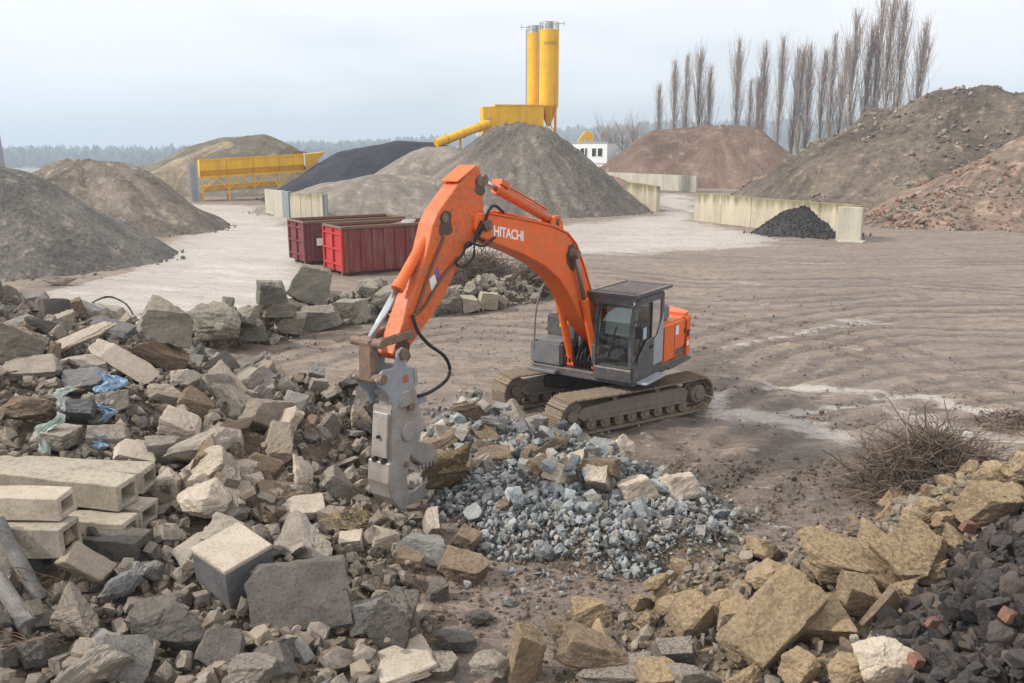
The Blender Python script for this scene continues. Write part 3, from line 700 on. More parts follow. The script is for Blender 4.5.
heap('rubble_hill', [(795, 170, 108), (835, 138, 104), (882, 110, 98), (935, 96, 94), (985, 91, 93), (1040, 88, 92), (1180, 84, 90), (1400, 90, 90)], 0.68, M['heap_earth'], 'huge dark earth and rubble hill at the right edge', res=0.35, seed=181, rough=1.3, nscale=0.22)
heap('brick_heap', [(905, 222, 68), (940, 196, 70), (985, 166, 73), (1024, 142, 75), (1120, 110, 78)], 0.55, M['heap_brick'], 'reddish brick rubble heap in front of the dark hill at right', res=0.25, seed=191, rough=0.9, nscale=0.25)
heap('chipping_heap', [(797, 209, 62.5), (812, 207, 62.5)], 0.72, M['heap_dark'], 'small heap of dark stone chippings against the concrete wall', res=0.12, seed=201, rough=0.35, nscale=0.6, rnd=0.4)

def world_scatter(name, label, cat, mat, xy, zfn, smin, smax, kind='lump', sink=0.2, det=0, parent=None, kindtag='stuff', tilt=0.7):
    kk = ('block', 'lump', 'slab') if kind == 'mix' else (kind, kind, kind)
    libs = [rock_vt(kk[v % 3], hash_seed(kk[v % 3], v), det) for v in range(6)]
    V = []; T = []; n = 0
    for x, y in xy:
        P, t = libs[rng.integers(6)]
        s = smin + (smax - smin) * rng.random() ** 2.2
        dd = s * rng.uniform(0.4, 1.4, 3)
        m = np.array(Euler((rng.normal(0, tilt), rng.normal(0, tilt), rng.uniform(0, 6.28))).to_matrix())
        q = (P * dd) @ m.T
        q = q + [x, y, zfn(x, y) - q[:, 2].min() - sink * s]
        V.append(q); T.append(t + n); n += len(q)
    o = link(name, np_mesh(name, np.concatenate(V), np.concatenate(T), mat), parent)
    return tag(o, label, cat, kind=kindtag)

for ft, lb_, mt_, _n in FEET:
    zz_ = {(float(p[0]), float(p[1])): float(p[2]) for p in ft}
    if 'ramp' in lb_: continue
    world_scatter('foot_stones', 'coarse stones rolled to the foot of the ' + ' '.join(lb_.split()[:4]), 'stones', mt_, list(zz_), lambda x, y: max(0.0, zz_[(x, y)] - 0.5), 0.05, 0.26)
# brick and stone litter on the right-hand heaps, found by dropping rays on the built meshes
dg = bpy.context.evaluated_depsgraph_get
def on_mesh(o, x, y):
    r = o.ray_cast(Vector((x, y, 80)), Vector((0, 0, -1))); return r[1].z if r[0] else None
bh = bpy.data.objects['brick_heap']; rh = bpy.data.objects['rubble_hill']; ch_ = bpy.data.objects['chipping_heap']
bpy.context.view_layer.update()
def litter(o, name, label, mat, n, x0, x1, y0, y1, a, b, clump=None):
    pts = []
    for _ in range(n * 6):
        if len(pts) >= n: break
        x, y = rng.uniform(x0, x1), rng.uniform(y0, y1)
        if clump is not None and float(fbm(x * 0.18, y * 0.18, clump, 3)) < 0.02: continue
        z = on_mesh(o, x, y)
        if z is not None and z > -0.1: pts.append((x, y, z))
    zz = {(p[0], p[1]): p[2] for p in pts}
    world_scatter(name, label, 'rubble', mat, [(p[0], p[1]) for p in pts], lambda x, y: zz[(x, y)], a, b)
litter(bh, 'brick_litter', 'scattered brick and stone pieces on the reddish heap at right', M['brick'], 1500, 22, 60, 54, 88, 0.08, 0.36, 7)
litter(bh, 'stone_litter', 'pale stone pieces strewn over the reddish heap at right', M['fines'], 1800, 22, 60, 54, 88, 0.08, 0.45, 17)
litter(rh, 'hill_litter', 'stones and brick scraps strewn over the dark hill', M['fines'], 2600, 24, 75, 66, 115, 0.1, 0.5, 27)
litter(ch_, 'chippings', 'loose dark chippings covering the small heap by the wall', M['heap_dark'], 3500, 15, 28, 56, 68, 0.05, 0.16)

# ================================================================== WALLS
def wall_seg(mb, a, b, h, t=0.35, z0=-0.3):
    a = Vector((a[0], a[1], 0)); b = Vector((b[0], b[1], 0)); d = b - a
    m = Matrix.Rotation(math.atan2(d.y, d.x), 3, 'Z')
    c = (a + b) / 2; mb.box((c.x, c.y, (h + z0) / 2), (d.length, t, h - z0), m)
def wall_panels(parent, name, a, b, h, mat, n, t=0.35, bev=0.03):
    a = np.array(a[:2]); b = np.array(b[:2]); u = (b - a) / np.linalg.norm(b - a) * 0.012
    for i in range(n):
        p = a + (b - a) * i / n + u; q = a + (b - a) * (i + 1) / n - u
        mb = MB(); wall_seg(mb, p, q, h * (1 + 0.008 * math.sin(i * 2.3)), t); mb.build(name, mat, parent, bevel=bev)
a = atz(695, 220); b = atz(846, 238.5)
w = empty('concrete_wall', (0, 0, 0)); tag(w, 'long moss topped concrete retaining wall beside the dark chipping heap', 'wall')
wall_panels(w, 'wall_panel', a, b + (b - a) * 0.07, 2.35, M['wall'], 5)
e0 = atz(836, 240.5); e1 = atz(861, 242)
w = empty('wall_block', (0, 0, 0)); tag(w, 'pale concrete block standing at the right end of the mossy wall', 'wall')
mb = MB(); wall_seg(mb, e0, e1, 2.3, 0.4); mb.build('block', M['wall_end'], w, bevel=0.04)
mb = MB(); wall_seg(mb, e0 + [0, -0.55, 0], e1 + [0, -0.55, 0], 0.12, 0.8); mb.build('foot', M['wall_end'], w, bevel=0.02)
w = empty('concrete_wall'); tag(w, 'far pale concrete wall at the foot of the red brown heap', 'wall')
wall_panels(w, 'wall_panel', atz(606, 186), atz(697, 192), 2.2, M['wall_far'], 6)
w = empty('concrete_wall'); tag(w, 'short concrete wall end at the right foot of the tallest grey heap', 'wall')
wall_panels(w, 'wall_panel', (14.2, 83.6), (12.7, 95), 2.5, M['wall'], 3)
w = empty('bay_wall'); tag(w, 'pale concrete bay walls with a steel post left of the flat heap', 'wall')
wall_panels(w, 'wall_panel', atz(267.5, 214.5), atz(285, 217), 2.35, M['wall_end'], 2)
wall_panels(w, 'wall_panel', atz(292, 217.6), atz(325, 220), 2.2, M['wall'], 3)
mb = MB(); wall_seg(mb, atz(285.3, 217.1), atz(291.7, 217.6), 2.3, 0.5); mb.build('steel_post', M['steel_blue'], w, bevel=0.03)
mb = MB(); p = atz(325.7, 220); mb.box((p[0] + .12, p[1], 1.05), (0.2, 0.5, 2.5)); mb.build('end_post', M['steel_blue'], w, bevel=0.02)

# ================================================================== CONTAINERS
def container(corner, th, L, Wd, H, label, side, front, marks):
    t = empty('skip_container', (corner[0], corner[1], 0), math.atan2(-math.cos(th), -math.sin(th)))
    tag(t, label, 'container', 'roll-off containers')
    # local: +x out of the door end, y=0 the long side nearest the camera, y=-Wd the far one
    MB().box2((-L, -Wd, 0.18), (-0.05, 0, 0.24)).build('floor', side, t)
    for y in (-0.45, -Wd + 0.45): MB().box2((-L + 0.1, y - 0.09, 0.0), (-0.1, y + 0.09, 0.18)).build('skid', M['rust_rim'], t)
    for y0, y1, nm in ((-0.05, 0, 'side_panel'), (-Wd, -Wd + 0.05, 'side_panel'),):
        MB().box2((-L, y0, 0.24), (-0.08, y1, H - 0.08)).build(nm, side, t)
    MB().box2((-L, -Wd, 0.24), (-L + 0.05, 0, H - 0.08)).build('end_panel', side, t)
    MB().box2((-0.08, -Wd + 0.03, 0.24), (-0.03, -Wd / 2 - 0.01, H - 0.1)).build('door', front, t, bevel=0.01)
    MB().box2((-0.08, -Wd / 2 + 0.01, 0.24), (-0.03, -0.03, H - 0.1)).build('door', front, t, bevel=0.01)
    n = int(L / 0.6)
    for i in range(n):
        x = -0.42 - (L - 0.6) * i / (n - 1)
        MB().box2((x - 0.07, 0.0, 0.24), (x + 0.07, 0.09, H - 0.14)).build('rib', side, t, bevel=0.02)
    for i in range(3):
        z = 0.55 + i * (H - 0.9) / 2
        MB().box2((-0.03, -Wd + 0.05, z - 0.05), (0.05, -0.05, z + 0.05)).build('door_bar', front, t, bevel=0.01)
    for y in (-Wd + 0.06, -0.06, -Wd / 2): MB().box2((-0.03, y - 0.07, 0.2), (0.075, y + 0.07, H - 0.02)).build('door_post', front, t, bevel=0.02)
    mb = MB()
    for q0, q1 in (((-L, -0.1, H - 0.1), (-0.06, 0.1, H + 0.05)), ((-L, -Wd - 0.06, H - 0.1), (-0.06, -Wd + 0.1, H + 0.05)), ((-L - 0.06, -Wd + .1, H - 0.09), (-L + 0.1, -0.1, H + 0.04)), ((-0.06, -Wd, H - 0.09), (0.08, 0.05, H + 0.03))):
        mb.box2(q0, q1)
    mb.build('top_rim', M['rust_rim'], t, bevel=0.015)
    for i in range(marks):
        MB().box2((-0.95 - i * 0.55, 0.092, 1.05), (-0.62 - i * 0.55, 0.097, 1.45)).build('white_mark', M['white'], t)
    return t
TH = R(56)
c1 = container((-8.32, 41.7), TH, 6.2, 2.4, 2.42, 'nearer red container with bright red doors behind the boulders', M['red'], M['red_bright'], 0)
c2 = container((-11.1, 45.6), TH, 6.0, 2.4, 2.35, 'duller purple red container with two white marks, half hidden behind the other', M['red_dull'], M['red_dull'], 2)
cm_ = c1.matrix_world
bpy.context.view_layer.update()
def cpt(t, p): return t.matrix_world @ Vector(p)
rot0 = (0.2, 0.1, 0.4)
tag(link('scrap_board', rock_mesh('slab', 2, 1, M['rust_rim']), None, cpt(c1, (-3.6, -1.2, 2.3)), (0.15, -0.1, TH), (2.6, 0.5, 0.1)), 'brown board lying across the top of the nearer red container', 'board')
tag(link('foam_lump', rock_mesh('lump', 3, 1, M['white']), None, cpt(c1, (-3.9, -0.5, 2.45)), rot0, (0.9, 0.45, 0.4)), 'whitish lump on the rim of the nearer red container', 'lump')
pts = [(rng.uniform(-5.9, -0.4), rng.uniform(-2.2, -0.2)) for _ in range(260)]
P3 = [cpt(c1, (p[0], p[1], 1.55)) for p in pts]
world_scatter('container_waste', 'mixed waste filling the nearer red container', 'waste', M['fines'], [(p.x, p.y) for p in P3], lambda x, y: 1.55, 0.2, 0.6)

# ================================================================== YELLOW HOPPER
def hopper():
    a = Vector(aty(199, 160, 101)); b = Vector(aty(304, 154, 106)); g = Vector((a.x, a.y, 0))
    d = b - a; L = math.hypot(d.x, d.y); rz = math.atan2(d.y, d.x); dz = d.z
    t = empty('yellow_hopper', g, rz); tag(t, 'long yellow aggregate hopper on a truss in front of the grassy heap', 'hopper')
    H = a.z; k = dz / L
    def prof(x, z): return z + k * x
    def quadbox(mb, x0, x1, y0, y1, z0, z1, iy=0):
        V = [(x0, y0 + iy, prof(x0, z0)), (x1, y0 + iy, prof(x1, z0)), (x1, y1 - iy, prof(x1, z0)), (x0, y1 - iy, prof(x0, z0)), (x0, y0, prof(x0, z1)), (x1, y0, prof(x1, z1)), (x1, y1, prof(x1, z1)), (x0, y1, prof(x0, z1))]
        return mb.add(V, [(0, 3, 2, 1), (4, 5, 6, 7), (0, 1, 5, 4), (1, 2, 6, 5), (2, 3, 7, 6), (3, 0, 4, 7)])
    Wd = 2.6
    for i in range(4):
        x0 = L * i / 4 + 0.02; x1 = L * (i + 1) / 4 - 0.02
        o = quadbox(MB(), x0, x1, 0, Wd, H - 1.25, H).build('bin', M['yellow'], t)
        quadbox(MB(), x0, x1, 0.02, Wd, H - 2.0, H - 1.26, 0.35).build('bin_taper', M['yellow_dark'], t)
    quadbox(MB(), -0.05, L + 0.05, -0.08, 0.0, H - 0.12, H + 0.05).build('top_rail', M['yellow'], t)
    quadbox(MB(), 0, L, -0.1, 0.12, H - 2.1, H - 1.9).build('top_chord', M['yellow'], t)
    quadbox(MB(), 0.3, L * 0.72, 0.35, Wd - 0.3, H - 3.55, H - 3.05).build('belt_trough', M['yellow_dark'], t)
    quadbox(MB(), 0.3, L * 0.72, 0.3, Wd - 0.3, H - 3.75, H - 3.57).build('belt', M['lightgrey'], t)
    n = 4
    for i in range(n + 1):
        x = 0.15 + (L - 0.3) * i / n
        MB().bar((x, 0, prof(x, H - 2.0)), (x, 0, -0.2 if i in (0, 1) else prof(x, H - 3.7)), 0.2).build('post', M['yellow'], t)
        if i < n:
            x1 = x + (L - 0.3) / n; xm = (x + x1) / 2
            MB().bar((x + 0.1, -0.02, prof(x, H - 3.5)), (xm - .1, -0.02, prof(xm, H - 2.1)), 0.15).build('brace', M['yellow'], t)
            MB().bar((xm + .1, -0.02, prof(xm, H - 2.1)), (x1 - 0.1, -0.02, prof(x1, H - 3.5)), 0.15).build('brace', M['yellow'], t)
    MB().box2((-0.4, 0.2, -0.2), (0.3, 1.2, 1.0)).build('footing', M['wall_end'], t)
    MB().box2((2.9, 0.2, -0.2), (3.9, 1.2, 0.7)).build('footing', M['wall_end'], t)
    # sloping side of the charging end
    mb = MB(); V = [(L + .1, -0.1, prof(L, H - 0.05)), (L + 2.6, -0.1, prof(L, H + 0.25)), (L + 1.4, -0.1, prof(L, H - 1.0)), (L + .1, -0.1, prof(L, H - 1.9))]
    mb.add(V + [(x, y + 2.6, z) for x, y, z in V], [(0, 1, 2, 3), (7, 6, 5, 4), (0, 4, 5, 1), (1, 5, 6, 2), (2, 6, 7, 3), (3, 7, 4, 0)]); mb.build('charging_end', M['yellow_dark'], t)
    MB().box2((L - 0.1, -0.2, prof(L, H - 1.4)), (L + .09, -0.1, prof(L, H + 0.15))).build('ladder_plate', M['white'], t)
    MB().box2((L - 1.3, 0.3, prof(L, H)), (L + .3, 0.7, prof(L, H) + 0.3)).build('motor', M['rust_rim'], t)
    m = MB(); m.box2((-1.2, -0.2, -0.2), (-0.95, 0.1, H - 0.3)); m.box2((-0.95, 0.3, -0.2), (-0.3, 0.6, H - 0.6)); m.build('end_frame', M['lightgrey'], t)
hopper()

# ================================================================== BATCHING PLANT, SILOS, OFFICE
def silo(px, r, ytop, yb, Y, label, marks):
    top = aty(px, ytop, Y); zb = aty(px, yb, Y)[2]
    t = empty('silo', (top[0], Y, 0)); tag(t, label, 'silo', 'yellow silos')
    zt = top[2]
    MB().cyl((0, 0, zb), (0, 0, zt), r, r, 40).build('shell', M['yellow'], t, bevel=0.03)
    for z in np.linspace(zb + 0.05, zt - 0.1, 6): MB().cyl((0, 0, z - 0.05), (0, 0, z + 0.05), r + 0.02, r + 0.02, 40).build('seam', M['yellow'], t)
    MB().cyl((0, 0, zb - 2.6), (0, 0, zb), 0.25, r - 0.03, 32).build('cone', M['yellow_dark'], t)
    for a in range(4):
        an = math.pi / 4 + a * math.pi / 2; x, y = (r - 0.05) * math.cos(an), (r - 0.05) * math.sin(an)
        MB().bar((x, y, -0.2), (x, y, zb + 0.4), 0.2).build('leg', M['yellow_dark'], t)
        an2 = an + math.pi / 2
        MB().bar((x, y, zb - 3.2), ((r - .05) * math.cos(an2), (r - .05) * math.sin(an2), zb - 1), 0.1).build('brace', M['yellow_dark'], t)
    m = MB()
    for a in range(16):
        an = a * math.pi / 8; p = ((r - .06) * math.cos(an), (r - .06) * math.sin(an)); q = ((r - .06) * math.cos(an + math.pi / 8), (r - .06) * math.sin(an + math.pi / 8))
        m.bar((p[0], p[1], zt), (p[0], p[1], zt + 0.9), 0.06)
        for z in (0.5, 0.9): m.bar((p[0], p[1], zt + z), (q[0], q[1], zt + z), 0.05)
    m.build('guard_rail', M['lightgrey'], t)
    MB().cyl((0, -0.1, zt), (0, -0.1, zt + 1.0), 0.5, 0.45, 16).build('filter', M['lightgrey'], t, bevel=0.03)
    s = 1 if marks else -1
    MB().bar((0, 0, zt + 0.8), (s * 2.0, -0.2, zt + 0.75), 0.08).bar((s * 1.9, -0.2, zt + 0.4), (s * 1.9, -0.2, zt + 1.1), 0.07).build('lamp_arm', M['lightgrey'], t)
    m = MB()
    for dx_ in (-0.2, 0.2): m.bar((r * 0.72 + dx_ * .5, -r * 0.76 - .12, 0), (r * 0.72 + dx_ * .5, -r * 0.76 - .12, zt + .9), 0.05)
    for z in np.arange(0.4, zt, 0.45): m.bar((r * 0.72 - .1, -r * 0.76 - .12, z), (r * 0.72 + .1, -r * 0.76 - .12, z), 0.04)
    m.build('ladder', M['yellow_dark'], t)
    MB().cyl((-r - 0.12, -0.2, 0.2), (-r - 0.12, -0.2, zt + 0.5), 0.07, None, 8).build('fill_pipe', M['lightgrey'], t)
    if marks:
        z = aty(px, 44, Y)[2]
        for i in range(5):
            an = math.radians(-118 + i * 16); x, y = (r + 0.012) * math.cos(an), (r + 0.012) * math.sin(an)
            MB().box((x, y, z), (0.26, 0.03, 0.42 if i else 0.36), (0, 0, an + math.pi / 2)).build('faded_letter', M['tank_mark'], t)
silo(549.3, 1.28, 30, 106, 116, 'front right yellow silo with faded lettering near its top', True)
silo(535.5, 1.1, 33.5, 106, 119, 'left rear yellow silo partly hidden behind the other', False)
def plant():
    Y = 112; a = aty(496, 105, Y); b = aty(543, 108, Y); zt = a[2]
    t = empty('mixing_plant', (a[0], Y, 0), R(8)); tag(t, 'yellow box shaped mixing plant beside the silos', 'plant')
    L = b[0] - a[0] + 0.2
    MB().box2((0, 0, zt - 4.2), (L, 4.5, zt)).build('housing', M['yellow'], t, bevel=0.04)
    MB().box2((-0.1, -0.06, zt - 0.16), (L + .1, 4.6, zt + 0.08)).build('roof', M['yellow_dark'], t, bevel=0.02)
    MB().box2((-1.65, 0.35, zt - 3.9), (-0.02, 4.2, zt - 0.18)).build('side_housing', M['yellow'], t, bevel=0.03)
    for x in np.linspace(0.05, L - .05, 6): MB().box2((x - 0.04, -0.05, zt - 4.1), (x + 0.04, -0.005, zt - 0.2)).build('panel_strip', M['yellow'], t)
    for x in (0.2, L - 0.2):
        for y in (0.2, 4.3): MB().bar((x, y, -0.2), (x, y, zt - 4.2), 0.3).build('leg', M['yellow_dark'], t)
    MB().box2((-1.2, 0.2, zt - 2.4), (-0.6, 0.32, zt - 1.6)).build('drive_box', M['lightgrey'], t)
    m = MB()
    z0 = 0.0
    for i in range(9): m.bar((L + 0.5, 0.2, zt - 4.5 + i * 0.4), (L + 1.0, 0.2, zt - 4.5 + i * 0.4), 0.06)
    m.bar((L + 0.5, 0.2, 0), (L + 0.5, 0.2, zt - 0.4), 0.08); m.bar((L + 1.0, 0.2, 0), (L + 1.0, 0.2, zt - 0.4), 0.08); m.build('ladder', M['yellow_dark'], t)
    p = Vector(aty(436, 143.5, 108)); q = Vector(aty(489, 123.5, 112.4))
    t2 = empty('screw_conveyor', (p.x, p.y, 0)); tag(t2, 'slanting yellow conveyor tube feeding the mixing plant', 'conveyor')
    o = Vector((p.x, p.y, 0)); MB().cyl(p - o, q - o, 0.55, 0.55, 16).build('tube', M['yellow'], t2)
    for f in (0.2, 0.5, 0.8):
        c = p - o + (q - p) * f; e = (q - p).normalized() * 0.08; MB().cyl(c - e, c + e, 0.62, 0.62, 16).build('flange', M['yellow_dark'], t2)
    c = p - o + (q - p) * 0.45; MB().bar(c, (c.x, c.y, -0.2), 0.25).build('support_leg', M['yellow_dark'], t2)
plant()
def office():
    Y = 150; a = aty(573, 142, Y); b = aty(607.5, 142, Y - 4); zt = a[2]
    t = empty('site_office', (a[0], Y, 0), math.atan2(-4, b[0] - a[0])); tag(t, 'white two storey site office with dark windows behind the grey heap', 'building')
    L = math.hypot(b[0] - a[0], 4); H = zt - 0.2
    MB().box2((0, 0, -0.2), (L, 3, H)).build('wall', M['house'], t, bevel=0.03)
    MB().box2((-0.1, -0.1, H), (L + .1, 3.1, H + 0.22)).build('roof', M['lightgrey'], t)
    MB().box2((-0.02, -0.03, H / 2 - 0.1), (L + .02, 0.0, H / 2 + 0.1)).build('floor_band', M['lightgrey'], t)
    for i in range(7):
        x = L * (i + 0.5) / 7; MB().box2((x - 0.03, -0.035, 0), (x + 0.03, -0.001, H / 2 - .12)).build('panel_joint', M['lightgrey'], t)
    for x0, x1 in ((0.24, 0.34), (0.37, 0.42), (0.57, 0.68), (0.74, 0.86)):
        for z in (H - 2.15,) + ((H / 2 - 2.3,) if x0 > 0.5 else ()):
            f = MB().box2((L * x0 - .08, -0.07, z - .08), (L * x1 + .08, -0.036, z + 1.38)).build('window', M['white'], t)
            MB().box2((L * x0, -0.09, z), (L * x1, -0.072, z + 1.3)).build('pane', M['window_dark'], f)
    Y2 = 156; p = aty(586, 141, Y2)
    t = empty('yellow_funnel', (p[0], Y2, 0)); tag(t, 'yellow bent hood rising behind the white office roof', 'hood')
    z = p[2]
    prof = [(-1.6, z - 1.5), (-1.6, z - 0.2), (-0.6, z + 1.2), (-0.2, z + 1.7), (0.7, z + 1.7), (1.2, z + 1.0), (1.2, z - 1.5), (0.5, z - 1.5), (0.4, z + 0.4), (-0.2, z + 0.6), (-0.5, z - 1.5)]
    MB().prism(prof, 0, 1.4).build('hood', M['yellow'], t, bevel=0.03)
    MB().bar((-1, 0.7, -0.2), (-1, 0.7, z - 1.4), 0.5).bar((0.9, 0.7, -0.2), (0.9, 0.7, z - 1.4), 0.3).build('stand', M['yellow_dark'], t)
office()
p = aty(-1, 172, 64)
t = empty('concrete_mast', (p[0] + .02, 64, 0)); tag(t, 'pale concrete mast at the far left edge above the gravel heap', 'mast')
MB().prism([(-0.42, 0), (0.42, 0), (0.26, 7.3), (0.16, 7.42), (-0.26, 7.3)], -0.3, 0.3).build('shaft', M['lightgrey'], t, bevel=0.03)
MB().box2((-0.3, -0.36, 5.2), (0.3, -0.3, 5.6)).build('plate', M['steel_blue'], t)

# ================================================================== TREES
def branchy(seed, kind):
    r = np.random.default_rng(seed); tw = MB(); tr = MB()
    pts = []; x = y = 0.0
    for i in range(9):
        z = i / 8; x += r.normal(0, 0.004); y += r.normal(0, 0.004); pts.append((x, y, z * (0.97 if kind == 'poplar' else 0.7)))
    tr.tube(pts, 0.008 if kind == 'poplar' else 0.02, 6, 0.0012)
    nb = 80 if kind == 'poplar' else 34
    for i in range(nb):
        if kind == 'poplar':
            z = 0.05 + 0.9 * r.random() ** 0.9; L = (0.14 + 0.24 * math.sin(min(1, z * 1.1 + 0.1) * math.pi)) * r.uniform(0.6, 1.2); sp = r.uniform(0.06, 0.26)
        else:
            z = 0.22 + 0.45 * r.random(); L = r.uniform(0.2, 0.38); sp = r.uniform(0.5, 1.1)
        L = min(L, 1.02 - z) if kind == 'poplar' else L
        an = r.uniform(0, 2 * math.pi); zt = z / (0.97 if kind == 'poplar' else 0.7); j = min(7, int(zt * 8)); b0 = Vector(pts[j]); b0.z = z
        d = Vector((math.cos(an) * sp, math.sin(an) * sp, 1)).normalized()
        P = [b0]; c = b0.copy(); dd = d.copy()
        for s in range(4):
            c = c + dd * L / 4; dd = (dd + Vector((r.normal(0, 0.04 if kind == 'poplar' else 0.12), r.normal(0, 0.04 if kind == 'poplar' else 0.12), 0.10 if kind == 'poplar' else 0.05))).normalized(); P.append(c.copy())
        rad = (0.0021 if kind == 'poplar' else 0.005) * (1.15 - 0.5 * z)
        tr.tube(P, rad, 4, rad * 0.3)
        for k in range(7 if kind == 'poplar' else 12):
            f = r.uniform(0.15, 1); s = min(3, int(f * 4)); q = P[s].lerp(P[s + 1], f * 4 - s)
            e = (dd * 1.0 + Vector((r.normal(0, 0.24 if kind == 'poplar' else .5), r.normal(0, 0.24 if kind == 'poplar' else .5), r.normal(0.25, 0.2)))).normalized() * L * r.uniform(0.2, 0.55)
            q2 = q + e * 0.55; q3 = q + e + Vector((0, 0, e.length * 0.12))
            tw.tube([q, q2, q3], 0.0009 if kind == 'poplar' else 0.0016, 3, 0.0005)
    return tr.mesh('trunk', M['bark'], smooth=True), tw.mesh('crown', M['twigs'])
POP = [branchy(500 + i, 'poplar') for i in range(4)]
BAR = [branchy(600 + i, 'bare') for i in range(2)]
def tree(name, px, pyt, Y, wide, meshes, label, group, i):
    p = aty(px, pyt, Y); zb = 0.0; H = p[2] - zb
    t = empty(name, (p[0], Y, zb - 0.1), rng.uniform(0, 6.28)); t.scale = (H * wide, H * wide, H)
    tag(t, label, 'tree', group)
    link('trunk', meshes[0], t); link('crown', meshes[1], t)
PT = [(660.6, 86, 0), (676, 63, 0), (688, 60, 0), (702, 51, 0), (712, 68, 0), (740.5, 42, 1), (750, 84, 1), (759, 78, 1), (767.5, 46, 1), (784, 40, 1), (798, 54, 1), (805, 48, 1), (813, 48, 1), (826, 52, 1), (837, 40, 1), (848, 44, 1), (858, 16, 2), (872.5, 28, 2), (882.5, 6, 2), (896, -3, 2), (909, 4, 2), (925, 25, 2)]
names = ['leftmost and shortest poplar of the row', 'second bare poplar from the left end of the row', 'third bare poplar from the left in the left clump', 'tallest bare poplar of the left clump', 'slim low poplar ending the left clump at its right',
         'bare poplar standing first after the gap in the row', 'low slim poplar just right of the gap in the row', 'short poplar third after the gap in the row', 'broad tall poplar fourth after the gap in the row', 'tall poplar in the middle of the row, fifth after the gap',
         'sixth poplar after the gap in the row', 'seventh poplar after the gap, close to its neighbours', 'eighth poplar after the gap, close to its neighbours', 'ninth poplar after the gap, behind the hill edge', 'tenth poplar after the gap, above the hill edge',
         'poplar left of the tall right clump, above the hill edge', 'tall poplar at the left of the right clump', 'lower poplar second in the right clump', 'very tall poplar third in the right clump', 'tallest poplar, cut by the top of the picture', 'very tall poplar second from the right end', 'rightmost poplar of the row above the hill']
for i, ((px, pt, c), nm) in enumerate(zip(PT, names)):
    tree('poplar_tree', px, pt, [178, 168, 160][c] + rng.uniform(-4, 4), rng.uniform(0.85, 1.1) * [1, 1.0, 1.05][c], POP[i % 4], nm, 'bare poplars in a row behind the heaps', i)
for i, (px, pt, nm) in enumerate([(602, 112, 'small bare tree nearest the white office'), (613, 118, 'second small bare tree right of the white office'), (624, 110, 'third small bare tree right of the white office'), (634, 111, 'fourth small bare tree, above the red brown heap edge'), (644, 118, 'low bare tree rightmost of the small group by the office')]):
    tree('bare_tree', px, pt, 205 + i * 3, 0.9, BAR[i % 2], nm, 'small bare trees behind the office', i)

